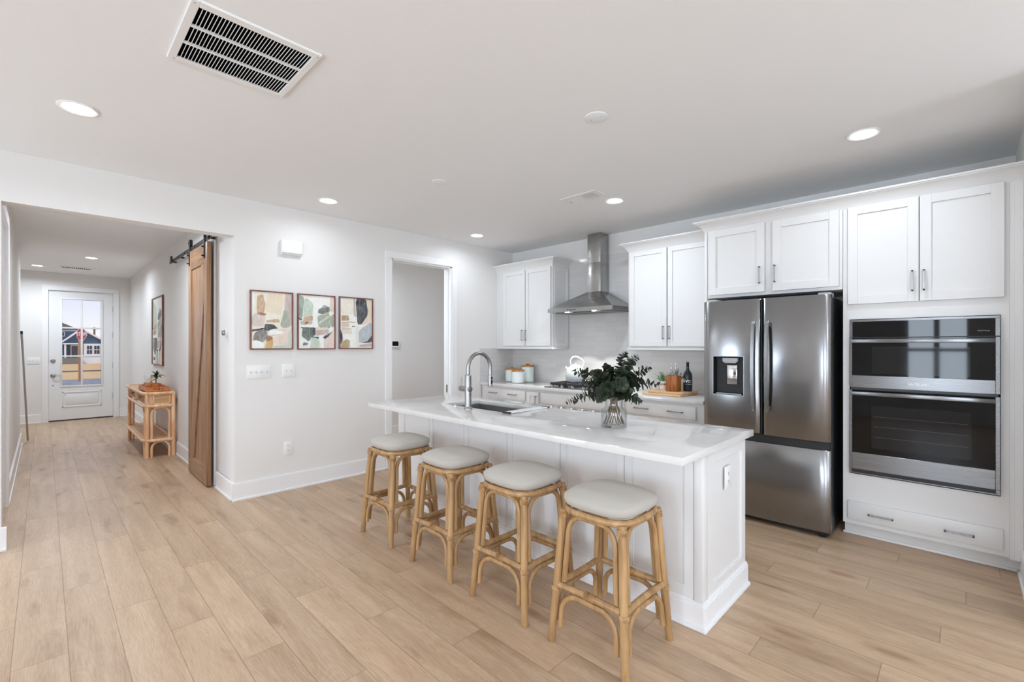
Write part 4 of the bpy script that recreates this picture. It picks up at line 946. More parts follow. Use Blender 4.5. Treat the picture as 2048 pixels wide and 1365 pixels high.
# ------------------------------------------------------------------ framed prints
PRINTS = {
 'a': [('p_cream', [(0, 0), (1, 0), (1, 1), (0, 1)]), ('p_white', [(0, .55), (.08, .55), (.08, 1), (0, 1)]), ('p_tan', [(.12, .62), (.30, .60), (.34, .80), (.28, .95), (.14, .93)]), ('p_sand', [(.34, .66), (.74, .60), (.80, .98), (.36, .98)]),
       ('p_mauve', [(.80, .42), (1, .40), (1, 1), (.83, 1)]), ('p_sage', [(.70, .42), (.80, .70), (.92, .70), (.94, .38), (.78, .37)]), ('p_blush', [(0, .40), (.30, .38), (.32, .60), (.05, .62)]), ('p_rust', [(.10, .605), (.22, .645), (.36, .61), (.30, .575)]),
       ('p_tan', [(.33, .47), (.70, .46), (.66, .53), (.40, .51)]), ('p_navy', [(.31, .32), (.32, .44), (.55, .42), (.66, .36), (.52, .345), (.40, .31)]), ('p_navy', [(0, .29), (.30, .34), (.31, .37), (.02, .33)]),
       ('p_pink', [(.40, .22), (.95, .22), (.92, .38), (.62, .33)]), ('p_grey', [(.04, .14), (.08, .28), (.30, .34), (.38, .29), (.36, .18), (.26, .10)]), ('p_white', [(.40, .24), (.46, .34), (.80, .30), (.70, .25)]),
       ('p_white', [(0, 0), (.30, 0), (.30, .10), (.10, .14), (0, .12)]), ('p_gold', [(.33, 0), (.50, 0), (.51, .20), (.38, .20)]), ('p_rust', [(.36, .12), (.50, .16), (.50, .21), (.37, .24)]), ('p_pink', [(.52, .10), (.60, .22), (.90, .22), (.88, .08)]), ('p_mint', [(.52, 0), (1, 0), (1, .35), (.93, .30), (.90, .06), (.54, .06)])],
 'b': [('p_white', [(0, 0), (1, 0), (1, 1), (0, 1)]), ('p_green', [(0, .55), (.10, .55), (.16, .95), (0, 1)]), ('p_mint', [(.12, .56), (.38, .60), (.40, .86), (.17, .96)]), ('p_pink', [(.88, .70), (1, .70), (1, 1), (.88, 1)]), ('p_green', [(.92, .42), (1, .42), (1, .68), (.90, .62)]),
       ('p_sage', [(.60, .76), (.70, .84), (.82, .82), (.80, .74)]), ('p_slate', [(.53, .68), (.56, .76), (.84, .80), (.88, .71), (.66, .66)]), ('p_gold', [(.48, .63), (.86, .66), (.86, .71), (.66, .65)]), ('p_sage', [(.50, .62), (.90, .66), (.90, .39), (.56, .39)]), ('p_mint', [(.54, .50), (.90, .66), (.90, .62), (.56, .46)]),
       ('p_navy', [(0, .57), (.09, .545), (.09, .52), (0, .545)]), ('p_tan', [(.12, .50), (.38, .52), (.38, .62), (.14, .58)]), ('p_mauve', [(.06, .44), (.36, .46), (.38, .52), (.04, .50)]), ('p_rust', [(.14, .44), (.30, .49), (.20, .51)]),
       ('p_navy', [(.06, .40), (.46, .40), (.46, .26), (.34, .20), (.34, .36), (.06, .38)]), ('p_deepgreen', [(.08, .22), (.10, .38), (.34, .38), (.34, .18), (.28, .14)]), ('p_mauve', [(.47, .24), (.82, .28), (.84, .36), (.48, .36)]), ('p_sand', [(.46, .34), (.80, .36), (.80, .40), (.47, .40)]),
       ('p_navy', [(.66, .21), (.94, .33), (.92, .27), (.72, .18)]), ('p_pink', [(.72, 0), (1, 0), (1, .38), (.80, .20), (.72, .17)]), ('p_emerald', [(.34, .22), (.56, .22), (.54, .18), (.38, .19)]), ('p_mint', [(.30, 0), (.56, 0), (.56, .19), (.36, .20)]), ('p_white', [(.60, 0), (.70, 0), (.70, .18), (.58, .18)]), ('p_slate', [(.10, .05), (.24, .06), (.25, .10), (.12, .11)])],
 'c': [('p_white', [(0, 0), (1, 0), (1, 1), (0, 1)]), ('p_sand', [(.62, .46), (1, .52), (1, 1), (.76, 1)]), ('p_navy', [(.47, 1), (.80, 1), (.88, .76), (.86, .67), (.66, .48), (.54, .48)]), ('p_mauve', [(.40, 1), (.46, 1), (.50, .62), (.42, .66)]), ('p_ochre', [(.04, .54), (.05, .65), (.26, .67), (.28, .55)]), ('p_blush', [(.05, .42), (.28, .42), (.28, .50), (.05, .52)]), ('p_gold', [(.06, .51), (.46, .505), (.46, .525), (.06, .53)]),
       ('p_cream', [(.04, .66), (.40, .68), (.40, 1), (.10, 1)]), ('p_blue', [(.56, .10), (.58, .34), (.70, .42), (.94, .52), (1, .50), (1, .14)]), ('p_navy', [(.66, .115), (.84, .13), (1, .27), (1, .12), (.80, .10)]), ('p_mauve', [(.58, .02), (1, .02), (1, .09), (.60, .07)]), ('p_blush', [(.06, .36), (.34, .37), (.34, .40), (.06, .41)]), ('p_sand', [(.06, .30), (.34, .28), (.36, .35), (.06, .36)]),
       ('p_navy', [(0, .06), (.08, .14), (.06, .30), (0, .37)]), ('p_ochre', [(.02, 0), (.28, 0), (.30, .15), (.20, .18), (.06, .12)]), ('p_cream', [(.50, 0), (.57, 0), (.56, .44), (.49, .44)]), ('p_navy', [(.36, .43), (.46, .435), (.46, .45), (.36, .445)])],
}
def framed(face, p0, p1, z0, z1, plane, key, label, dep=.022, fw=.012):
    if face == '+x': o = thing('framed_print', (plane, (p0 + p1) / 2, z0), label, 'picture', 'framed abstract prints')
    else: o = thing('framed_print', ((p0 + p1) / 2, plane, z0), label, 'picture', 'framed abstract prints')
    def bx(m, u0, u1, w0, w1, d0, d1):
        if face == '+x': m.box(plane + d0, plane + d1, u0, u1, w0, w1)
        else: m.box(u0, u1, plane - d1, plane - d0, w0, w1)
    m = MB()
    for (a, b, c_, d_) in ((p0, p1, z0, z0 + fw), (p0, p1, z1 - fw, z1), (p0, p0 + fw, z0 + fw, z1 - fw), (p1 - fw, p1, z0 + fw, z1 - fw)): bx(m, a, b, c_, d_, .0004, dep)
    m.build('frame', 'frame_wood', o, bevel=.001, seg=1)
    m = MB(); mats = []
    for i, (mt, poly) in enumerate(PRINTS[key]):
        if mt not in mats: mats.append(mt)
        d = .012 + i * .00022
        vs = []
        if i and len(poly) > 2:                     # soften the outline of each brush patch
            pp = []
            n = len(poly)
            for k in range(n):
                a, b = Vector(poly[k]), Vector(poly[(k + 1) % n])
                for tt in (.12, .37, .63, .88):
                    q = a.lerp(b, tt); w_ = noise.noise(Vector((q.x * 7 + i, q.y * 7, i * 3.1))) * .018
                    on = q.x < .005 or q.x > .995 or q.y < .005 or q.y > .995
                    pp.append(q if on else Vector((min(1, max(0, q.x + w_)), min(1, max(0, q.y + w_ * .8)))))
        else: pp = [Vector(q) for q in poly]
        for q in pp:
            u = (p0 + fw) + (p1 - p0 - 2 * fw) * q.x; z = z0 + fw + (z1 - z0 - 2 * fw) * q.y
            vs.append((plane + d, u, z) if face == '+x' else (u, plane - d, z))
        m.add(vs, [tuple(range(len(vs)))], mats.index(mt))
    m.build('print', mats, o, smooth=0)
    return o
framed('+x', 1.329, 1.710, 1.369, 1.923, XL, 'a', 'framed abstract print nearest the hall opening, with a grey blob at lower left')
framed('+x', 1.751, 2.134, 1.367, 1.923, XL, 'b', 'framed abstract print with green blocks, middle of the three on the wall')
framed('+x', 2.175, 2.563, 1.369, 1.925, XL, 'c', 'framed abstract print with a large dark shape hanging from its top')
framed('-y', -9.15, -8.235, 1.11, 2.14, HALL_Y1, 'b', 'tall framed abstract print in the hall above the rattan console', .024, .016)

# ------------------------------------------------------------------ barn door
bd = thing('barn_door', (-5.74, 1.155, 0), 'oak sliding barn door with a diagonal brace at the hall corner', 'door')
bx0, bx1, by0, by1, bz0, bz1 = -6.165, -5.335, 1.128, 1.168, .012, 2.442
sw = .125; pz0, pz1 = .195, 2.236
MB().box(bx0 + sw, bx1 - sw, by0 + .014, by1 - .014, pz0 - .02, pz1 + .02).build('center_panel', 'oak', bd)
MB().box(bx0, bx0 + sw, by0, by1, bz0, bz1).build('stile', 'oak', bd, bevel=.003)
MB().box(bx1 - sw, bx1, by0, by1, bz0, bz1).build('stile', 'oak', bd, bevel=.003)
MB().box(bx0 + sw, bx1 - sw, by0 + .0005, by1 - .0005, bz0, pz0).build('rail', 'oak_flat', bd, bevel=.003)
MB().box(bx0 + sw, bx1 - sw, by0 + .0005, by1 - .0005, pz1, bz1).build('rail', 'oak_flat', bd, bevel=.003)
A = Vector((bx1 - sw, 0, pz1)); B = Vector((bx0 + sw, 0, pz0)); wv = .115
MB().prism([(A.x - wv, pz1), (A.x, pz1), (A.x, pz1 - .3), (B.x + wv, pz0), (B.x, pz0), (B.x, pz0 + .3)], by0 + .002, by0 + .014, 'y').build('brace', 'oak', bd, bevel=.002, seg=1)
for x in (-6.10, -5.43):
    hg = MB().box(x - .02, x + .02, by0 - .007, by0 - .0005, 2.285, 2.57).build('hanger_strap', 'black_metal', bd, bevel=.002, seg=1)
    for z in (2.31, 2.40): MB().cyl((x, by0 - .026, z), .008, .02, 10, 0, 'y').build('bolt', 'black_metal', hg)
    MB().cyl((x, by0 - .0005, 2.535), .042, .022, 24, 0, 'y').cyl((x, by0 - .012, 2.535), .012, .012, 12, 0, 'y').build('wheel', 'black_metal', hg)
rl = thing('sliding_door_track', (-6.2, 1.185, 2.44), 'black steel sliding track above the oak barn door', 'track')
MB().box(-7.30, -5.20, 1.134, 1.142, 2.452, 2.492).build('flat_rail', 'black_metal', rl, bevel=.001, seg=1)
for x in (-7.2, -6.75, -6.4, -5.9, -5.3): MB().cyl((x, 1.1425, 2.472), .011, .051, 12, 0, 'y').cyl((x, 1.129, 2.472), .010, .005, 10, 0, 'y').build('standoff', 'black_metal', rl)
for x in (-7.12, -5.27): MB().box(x - .03, x + .03, 1.115, 1.133, 2.46, 2.53).build('end_stop', 'black_metal', rl, bevel=.003)
MB().box(-7.30, -6.30, HALL_Y1 - .021, HALL_Y1 - .0004, 2.425, 2.51).box(-6.2999, -5.2, HALL_Y1 - .021, HALL_Y1 - .0185, 2.506, 2.51).build('header_board', 'trim_paint', rl)

# ------------------------------------------------------------------ rattan console
ct = thing('console_table', (-8.08, 1.01, 0), 'light rattan console table with two drawers against the hall wall', 'table')
tx0, tx1, ty0, ty1, TH = -8.93, -7.23, .865, 1.165, .822
def ring(m, x0, x1, y0, y1, z, r, k=.10):
    """closed loop with clipped front corners"""
    pts = [(x0, y1, z), (x0, y0 + k, z), (x0 + .03, y0 + .03, z), (x0 + k, y0, z), (x1 - k, y0, z), (x1 - .03, y0 + .03, z), (x1, y0 + k, z), (x1, y1, z)]
    P = []
    for i in range(len(pts)):
        a, b = Vector(pts[i]), Vector(pts[(i + 1) % len(pts)])
        for t in (0.0, .25, .5, .75): P.append(a.lerp(b, t))
    m.tube(P, r, 10, closed=True); return m
ring(MB(), tx0, tx1, ty0, ty1, TH - .018, .020).build('top_rim', 'rattan', ct)
tpp = [(tx0, ty1), (tx0, ty0 + .09), (tx0 + .09, ty0), (tx1 - .09, ty0), (tx1, ty0 + .09), (tx1, ty1)]
MB().prism(tpp, TH - .026, TH - .012).build('table_top', 'rattan_shelf', ct)
ring(MB(), tx0, tx1, ty0, ty1, .645, .019).build('lower_rim', 'rattan', ct)
ring(MB(), tx0, tx1, ty0, ty1, .215, .019).build('shelf_rim', 'rattan', ct)
MB().prism(tpp, .205, .220).build('shelf', 'rattan_shelf', ct)
MB().box(tx0 + .02, tx1 - .02, ty0 + .055, ty1 - .005, .655, .795).build('drawer_case', 'rattan_shelf', ct)
for x in (tx0 + .004, tx1 - .004):
    s = 1 if x > -8 else -1
    cp = MB().box(x - .012 * s, x, ty0 + .10, ty1 - .04, .672, .785).build('cane_panel', 'cane', ct)
    f = MB()
    for (a, b, c_, d_) in ((ty0 + .09, ty1 - .03, .662, .676), (ty0 + .09, ty1 - .03, .781, .795), (ty0 + .09, ty0 + .104, .662, .795), (ty1 - .044, ty1 - .03, .662, .795)): f.box(x - .010 * s, x + .005 * s, a, b, c_, d_)
    f.build('panel_frame', 'rattan', cp, bevel=.002, seg=1)
for (a, b) in ((tx0 + .12, -8.10), (-8.06, tx1 - .12)):
    d = MB().box(a, b, ty0 + .036, ty0 + .056, .668, .792).build('drawer', 'cane', ct, bevel=.002, seg=1)
    f = MB()
    for (p, q, r_, s_) in ((a, b, .664, .678), (a, b, .782, .796), (a, a + .016, .664, .796), (b - .016, b, .664, .796)): f.box(p, q, ty0 + .028, ty0 + .037, r_, s_)
    f.build('drawer_frame', 'rattan', d, bevel=.002, seg=1)
    MB().lathe([(.004, 0), (.004, -.012), (.011, -.016), (.008, -.024), (0, -.025)], ((a + b) / 2, ty0 + .036, .73), 14, 0, 'y').build('knob', 'black_metal', d)
MB().box(-8.105, -8.055, ty0 + .01, ty0 + .056, .655, .80).build('divider_post', 'rattan', ct, bevel=.008)
for (x, y) in ((tx0 + .035, ty0 + .035), (tx1 - .035, ty0 + .035), (tx0 + .015, ty1), (tx1 - .015, ty1)):
    MB().tube([(x, y, 0), (x, y, TH - .01)], .022, 12).build('leg', 'rattan', ct)
def arch(m, p, q, z0, z1, r, rad=.14):
    """upright from p, rounded into a flat top at z1 and down to q"""
    p, q = Vector(p), Vector(q); d = (q - p); L = d.length; d.normalize(); rad = min(rad, L / 2 * .95)
    P = [p + Vector((0, 0, z0))]
    for i in range(9):
        a = PI - PI / 2 * i / 8; P.append(p + d * (rad + rad * math.cos(a)) + Vector((0, 0, z1 - rad + rad * math.sin(a))))
    for i in range(9):
        a = PI / 2 - PI / 2 * i / 8; P.append(p + d * (L - rad + rad * math.cos(a)) + Vector((0, 0, z1 - rad + rad * math.sin(a))))
    P.append(q + Vector((0, 0, z0))); m.tube(P, r, 10); return m
for (z0, z1) in ((.23, .628), (.0, .197)):
    for x in (tx0 + .02, tx1 - .02): arch(MB(), (x, ty0 + .08, 0), (x, ty1 - .04, 0), z0, z1, .014, .10).build('arch', 'rattan', ct)
    arch(MB(), (tx0 + .08, ty0 + .02, 0), (tx1 - .08, ty0 + .02, 0), z0, z1, .014, .16).build('arch', 'rattan', ct)
# tray, cup and little palm on the console
TZ = TH + .0025
tr = thing('serving_tray', (-7.60, 1.01, TZ), 'orange-brown wooden serving tray on the rattan console', 'tray')
a, b, c_, d_ = -7.95, -7.27, .895, 1.135
MB().box(a, b, c_, d_, TZ, TZ + .010).build('tray_base', 'tray_wood', tr)
m = MB()
for (p, q, r_, s_) in ((a, b, c_, c_ + .012), (a, b, d_ - .012, d_), (a, a + .012, c_ + .012, d_ - .012)): m.box(p, q, r_, s_, TZ + .010, TZ + .055)
m.box(b - .012, b, c_ + .012, (c_ + d_) / 2 - .05, TZ + .010, TZ + .055); m.box(b - .012, b, (c_ + d_) / 2 + .05, d_ - .012, TZ + .010, TZ + .055); m.box(b - .012, b, (c_ + d_) / 2 - .05, (c_ + d_) / 2 + .05, TZ + .010, TZ + .022); m.box(b - .012, b, (c_ + d_) / 2 - .05, (c_ + d_) / 2 + .05, TZ + .044, TZ + .055)
m.build('tray_wall', 'tray_wood', tr, bevel=.002, seg=1)
tz = TZ + .0102
cu = thing('coffee_cup', (-7.70, .97, tz), 'white and gold handled cup in a wooden stand on the tray', 'cup')
MB().box(-7.75, -7.65, .925, 1.015, tz, tz + .085).build('stand', 'tray_wood', cu, bevel=.003)
MB().lathe([(.034, 0), (.042, .05), (.044, .10), (.041, .10), (.038, .05), (.0, .008)], (-7.70, .97, tz + .0852), 20).build('bowl', 'ceramic_white', cu)
MB().tube([(-7.668 + .02 * math.sin(PI * i / 8), .985 + .055 * math.sin(PI * i / 8), tz + .10 + .075 * i / 8) for i in range(9)], .006, 8).build('handle', 'lid_wood', cu)
pm = thing('potted_palm', (-7.42, 1.01, tz), 'little dark green palm in a rust pot on the tray', 'plant')
MB().lathe([(.040, 0), (.052, .075), (.054, .085), (.046, .085), (.042, .06), (0, .06)], (-7.42, 1.01, tz), 20).build('pot', 'tray_wood', pm)
MB().tube([(-7.42, 1.01, tz + .06), (-7.423, 1.012, tz + .16)], [.008, .006], 8).build('trunk', 'stem_brown', pm)
m = MB(); rnd = random.Random(3)
for i in range(20):
    az = 2 * PI * i / 20 * 1.62; el = .2 + 1.2 * (i % 5) / 4; L = rnd.uniform(.085, .125); w_ = .017
    p0 = Vector((-7.423, 1.012, tz + .155 + .04 * rnd.random())); dv = Vector((math.cos(az) * math.cos(el), math.sin(az) * math.cos(el), math.sin(el))); sd_ = dv.cross(Vector((0, 0, 1))).normalized()
    ps = [p0 + dv * L * t + Vector((0, 0, -.05 * t * t)) for t in (0, .3, .6, .85, 1)]; ws = [.003, w_, w_ * .9, w_ * .5, .001]
    vs = []
    for p, ww in zip(ps, ws): vs += [p - sd_ * ww, p + Vector((0, 0, -.003)), p + sd_ * ww]
    fs = []
    for k in range(4): fs += [(3 * k, 3 * k + 1, 3 * k + 4, 3 * k + 3), (3 * k + 1, 3 * k + 2, 3 * k + 5, 3 * k + 4)]
    m.add(vs, fs)
m.build('fronds', 'leaf_dark', pm)
# pole leaning at the end of the hall wall
po = thing('leaning_pole', (-9.75, -.19, 0), 'thin grey metal pole leaning at the end of the left hall wall', 'pole')
pp0, pp1 = Vector((-9.80, -.165, .012)), Vector((-9.50, -.2215, 1.60))
MB().tube([pp0, pp1], .012, 10).build('shaft', 'handle_metal', po); MB().tube([pp1 - (pp1 - pp0).normalized() * .03, pp1 + (pp1 - pp0).normalized() * .012], .0135, 10).build('cap', 'black_plastic', po)

# ------------------------------------------------------------------ bar stools
def make_stool():
    st = thing('bar_stool', (0, 0, 0), '', 'stool', 'rattan bar stools at the island')
    # cushion
    m = MB(); n = 48; prof = [(.0, .650), (.70, .650), (.93, .652), (1.0, .662), (1.035, .680), (1.03, .697), (.97, .710), (.80, .719), (.5, .724), (.2, .7255)]
    vs = []; 
    for (k, z) in prof[1:]:
        for i in range(n):
            a = 2 * PI * i / n; ca, sa = math.cos(a), math.sin(a); e = 3.6
            r = 1 / (abs(ca) ** e + abs(sa) ** e) ** (1 / e); r *= .184 * k
            zz = z - (.010 * max(0, (r / .184) ** 4 - .8) if z > .70 else 0)
            vs.append((r * ca, r * sa, zz))
    P = len(prof) - 1; fs = [tuple(reversed(range(n)))]
    for k in range(P - 1):
        for i in range(n): j = (i + 1) % n; fs.append((k * n + i, k * n + j, (k + 1) * n + j, (k + 1) * n + i))
    fs.append(tuple(range((P - 1) * n, P * n))); m.add(vs, fs); m.build('cushion', 'linen', st, smooth=60)
    def sq(k, z, n=40, e=3.6):
        out = []
        for i in range(n):
            a = 2 * PI * i / n; ca, sa = math.cos(a), math.sin(a); r = k / (abs(ca) ** e + abs(sa) ** e) ** (1 / e); out.append(Vector((r * ca, r * sa, z)))
        return out
    MB().tube(sq(.178, .634), .0155, 10, closed=True).build('seat_ring', 'bamboo', st)
    MB().lathe([(.0, 0), (.16, 0), (.16, .010), (0, .010)], (0, 0, .6395), 24).build('seat_board', 'rattan_shelf', st)
    top, bot = .158, .200
    def leg_xy(z): return bot + (top - bot) * z / .63
    for (sx, sy) in ((-1, -1), (1, -1), (1, 1), (-1, 1)):
        P = [(sx * leg_xy(z), sy * leg_xy(z), z) for z in (0, .16, .32, .48, .632)]
        lg = MB().tube(P, [.0175, .0185, .019, .0185, .018], 12).build('leg', 'bamboo', st)
        for (z, h) in ((.592, .028), (.250, .020)):      # cane wrapping
            b = MB()
            for i in range(5):
                zz = z + h * i / 5; q = leg_xy(zz); b.tube([(sx * q + .0205 * math.cos(2 * PI * t / 14), sy * q + .0205 * math.sin(2 * PI * t / 14), zz) for t in range(14)], .0026, 6, closed=True)
            b.build('binding', 'binding', lg)
    FZ = .272; q = leg_xy(FZ)
    cs = [(-1, -1), (1, -1), (1, 1), (-1, 1)]
    for i in range(4):
        a = Vector((cs[i][0] * q, cs[i][1] * q, FZ)); b = Vector((cs[(i + 1) % 4][0] * q, cs[(i + 1) % 4][1] * q, FZ)); mid = (a + b) / 2
        inw = -mid.normalized() * .012; inw.z = 0
        P = [a.lerp(b, t) + inw * (1 - (2 * t - 1) ** 2) for t in (.04, .2, .35, .5, .65, .8, .96)]
        fr_ = MB().tube(P, .0155, 10).build('foot_rail', 'bamboo', st)
        if i in (0, 2):
            w_ = MB(); dv = (b - a).normalized(); up = Vector((0, 0, 1)); sd_ = dv.cross(up)
            for k in range(7):
                c0 = mid + inw + dv * (-.024 + k * .008); w_.tube([c0 + (sd_ * math.cos(2 * PI * t / 12) + up * math.sin(2 * PI * t / 12)) * .017 for t in range(12)], .0025, 6, closed=True)
            w_.build('binding', 'binding', fr_)
    # bent canes: under the seat and under the foot rail, on all four sides
    def side_pts(i, u, z):     # u from -1..1 along side i
        k = leg_xy(z) - .004
        a = Vector((cs[i][0], cs[i][1], 0)); b = Vector((cs[(i + 1) % 4][0], cs[(i + 1) % 4][1], 0)); v = a.lerp(b, (u + 1) / 2) * k; v.z = z; return v
    for i in range(4):
        for (zl, zt, rad) in ((.295, .610, .085), (.085, .243, .085)):
            P = []; ed = .80
            for z in (zl, (zl + zt - rad) / 2, zt - rad): P.append(side_pts(i, -ed, z))
            for k in range(1, 8):
                a = PI - PI / 2 * k / 7; P.append(side_pts(i, -ed + (rad + rad * math.cos(a)) / .18, zt - rad + rad * math.sin(a)))
            for k in range(1, 8):
                a = PI / 2 - PI / 2 * k / 7; P.append(side_pts(i, ed - (rad - rad * math.cos(a)) / .18, zt - rad + rad * math.sin(a)))
            for z in ((zl + zt - rad) / 2, zl): P.append(side_pts(i, ed, z))
            MB().tube(P, .0125, 9).build('bent_cane', 'bamboo', st)
    return st
SL = ['rattan bar stool with grey cushion, nearest the oven end of the island', 'rattan bar stool, second from the oven end of the island', 'rattan bar stool, third from the oven end of the island', 'rattan bar stool with grey cushion, farthest back near the side doorway']
st0 = make_stool()
for i, (x, y) in enumerate([(-1.207, 1.90), (-1.776, 1.893), (-2.374, 1.888), (-3.047, 1.893)]):
    s = st0 if i == 0 else copy_tree(st0)
    s.location = (x, y, 0); s['label'] = SL[i]

# ------------------------------------------------------------------ vase with eucalyptus
VX, VY = -1.535, 2.455
vz = CZ + .0006
va = thing('glass_vase', (VX, VY, vz), 'clear glass vase of water on the island countertop', 'vase')
MB().lathe([(.0, .0), (.070, .0), (.077, .006), (.078, .095), (.074, .106), (.056, .118), (.052, .126), (.052, .168), (.057, .178), (.054, .178), (.049, .168), (.049, .126), (.053, .116), (.071, .104), (.075, .094), (.074, .012), (.066, .007), (0, .007)], (VX, VY, vz), 40).build('jar', 'vase_glass', va, smooth=60)
MB().lathe([(0, .0085), (.064, .0085), (.0725, .014), (.0735, .074), (0, .074)], (VX, VY, vz), 36).build('water', 'water', va, smooth=40)
FWD = Vector((-math.sin(YAW), math.cos(YAW), 0)); RGT = Vector((math.cos(YAW), math.sin(YAW), 0))
BRANCH = [  # across, depth, tip height, side stems; label
 (-.29, -.03, 1.065, 'eucalyptus branch reaching far left, low over the countertop'), (-.24, .06, 1.248, 'eucalyptus branch spreading left in front of the kettle'), (-.14, -.05, 1.245, 'eucalyptus branch leaning left at the middle of the vase'),
 (-.03, .10, 1.275, 'upright eucalyptus branch at the back of the vase'), (.075, .02, 1.362, 'tallest eucalyptus branch in the glass vase'), (.135, -.03, 1.338, 'second tallest eucalyptus branch, just right of the tallest'), (.225, .03, 1.262, 'eucalyptus branch reaching right at middle height'),
 (.275, .0, 1.165, 'eucalyptus branch reaching far right towards the cutting boards'), (.125, -.12, 1.075, 'eucalyptus branch drooping right over the vase rim'), (-.12, -.13, 1.09, 'eucalyptus branch drooping left over the vase rim'), (-.19, -.02, 1.185, 'eucalyptus branch filling the left middle of the bunch'), (.175, .05, 1.20, 'eucalyptus branch filling the right middle of the bunch'), (.04, -.08, 1.265, 'short eucalyptus branch in front of the two tallest'),
 (.03, -.15, 1.17, 'eucalyptus branch leaning forward at the front of the vase')]
for bi, (ac, de, tz_, lb) in enumerate(BRANCH):
    rd = random.Random(40 + bi)
    o = thing('eucalyptus_branch', (VX, VY, vz + .009), lb, 'branch', 'eucalyptus branches in the vase')
    an = 2 * PI * bi / len(BRANCH) + .4
    tip = Vector((VX, VY, 0)) + RGT * ac + FWD * de; tip.z = tz_
    dirv = (RGT * ac + FWD * de); dn_ = dirv.normalized() if dirv.length > 1e-5 else Vector((1, 0, 0))
    p0 = Vector((VX, VY, vz + .014)) - dn_ * .05 + Vector((math.cos(an) * .012, math.sin(an) * .012, 0))
    p1 = Vector((VX, VY, vz + .172)) + dn_ * .012 + Vector((math.cos(an) * .022, math.sin(an) * .022, 0))
    c1 = p1 + (p1 - p0) * .45 + Vector((0, 0, .03)); hgt = tz_ - p1.z
    c2 = tip - dirv * .45 - Vector((0, 0, max(-.01, hgt * .12))) + Vector((0, 0, .03 if hgt < .1 else 0))
    path = [p0, p0.lerp(p1, .5)]
    for i in range(15):
        t = i / 14; path.append(p1 * (1 - t) ** 3 + c1 * 3 * t * (1 - t) ** 2 + c2 * 3 * t * t * (1 - t) + tip * t ** 3)
    rr = [.0036] * 3 + [.0032 - .0024 * i / 13 for i in range(14)]
    MB().tube(path, rr, 7).build('stem', 'stem_brown', o)
    lf = MB(); LP = path[2:]
    def leaf(p, dv, R_, up):
        dv = dv.normalized(); sd_ = dv.cross(up)
        if sd_.length < 1e-3: sd_ = dv.orthogonal()
        sd_.normalize(); nn = sd_.cross(dv); N = 8; vs = [p + dv * R_ * .15]; c0 = p + dv * R_ * 1.05
        ring_ = []
        for k in range(N):
            a = 2 * PI * k / N; ring_.append(c0 + dv * (-R_ * math.cos(a)) + sd_ * (R_ * .92 * math.sin(a)) + nn * (R_ * .22 * abs(math.sin(a)) - R_ * .12 * (1 - math.cos(a))))
        k0 = len(lf.v); lf.add([c0 - nn * R_ * .08] + ring_, [(0, k + 1, (k + 1) % N + 1) for k in range(N)])
    dense = 26
    for i in range(dense):
        t = .10 + .90 * i / (dense - 1); k = t * 14; k0 = min(13, int(k)); p = LP[k0].lerp(LP[k0 + 1], k - k0); ax = (LP[k0 + 1] - LP[k0]).normalized()
        R_ = (.029 - .017 * max(0, t - .5) / .5) * rd.uniform(.8, 1.15)
        for s in (0, PI):
            a = i * 1.9 + s + rd.uniform(-.3, .3); o1 = ax.orthogonal().normalized(); o2 = ax.cross(o1)
            dv = (o1 * math.cos(a) + o2 * math.sin(a)) * 1.0 + ax * rd.uniform(.15, .6)
            leaf(p, dv, R_, (ax + Vector((rd.uniform(-.6, .6), rd.uniform(-.6, .6), rd.uniform(-.3, .6)))).normalized())
    leaf(tip, (LP[-1] - LP[-2]), .008, Vector((0, 0, 1)))
    lf.build('leaves', 'eucalyptus', o, smooth=60)

# ------------------------------------------------------------------ things on the back counter
def canister(x, y, h, mat, lb):
    z = CZ + .0006; R_ = .083
    o = thing('canister', (x, y, z), lb, 'canister', 'ceramic canisters on the back counter')
    MB().lathe([(.0, 0), (R_ - .006, 0), (R_, .006), (R_, h - .004), (R_ - .003, h), (0, h)], (x, y, z), 36).build('jar', mat, o, smooth=40)
    ld = MB().lathe([(.0, 0), (R_ + .002, 0), (R_ + .004, .004), (R_ + .003, .018), (R_ - .004, .022), (0, .022)], (x, y, z + h + .0003), 36).build('lid', 'lid_wood', o, smooth=40)
    MB().lathe([(.0, 0), (.022, 0), (.026, .008), (.024, .016), (0, .018)], (x, y, z + h + .0225), 20).build('knob', 'lid_wood', ld)
canister(-4.24, 4.43, .150, 'ceramic_white', 'short white canister with wooden lid in front of the tall canister')
canister(-4.49, 4.56, .158, 'ceramic_sage', 'short pale canister half hidden at the left of the three')
canister(-4.27, 4.655, .205, 'ceramic_sage', 'tall pale canister with wooden lid at the back of the group')
# kettle
kx, ky, kz = -3.36, 4.52, CZ + .0605
kt = thing('tea_kettle', (kx, ky, kz), 'round white kettle with arched handle on the cooktop', 'kettle')
MB().lathe([(0, 0), (.104, 0), (.112, .006), (.116, .03), (.118, .034), (.122, .08), (.114, .13), (.092, .168), (.06, .190), (.052, .194), (.05, .200), (.03, .206), (0, .208)], (kx, ky, kz), 40).build('body', 'enamel', kt, smooth=45)
MB().lathe([(0, 0), (.009, 0), (.014, .008), (.008, .016), (0, .017)], (kx, ky, kz + .2075), 16).build('lid_knob', 'enamel', kt)
AX = RGT
MB().tube([Vector((kx, ky, kz)) - AX * .085 + FWD * .05 + Vector((0, 0, .13)), Vector((kx, ky, kz)) - AX * .105 + FWD * .06 + Vector((0, 0, .165)), Vector((kx, ky, kz)) - AX * .115 + FWD * .065 + Vector((0, 0, .178))], [.02, .013, .010], 12).build('spout', 'enamel', kt)
hp = [(-.055, .19), (-.062, .235), (-.05, .275), (-.02, .298), (.02, .295), (.07, .265), (.10, .225), (.088, .185), (.082, .165)]
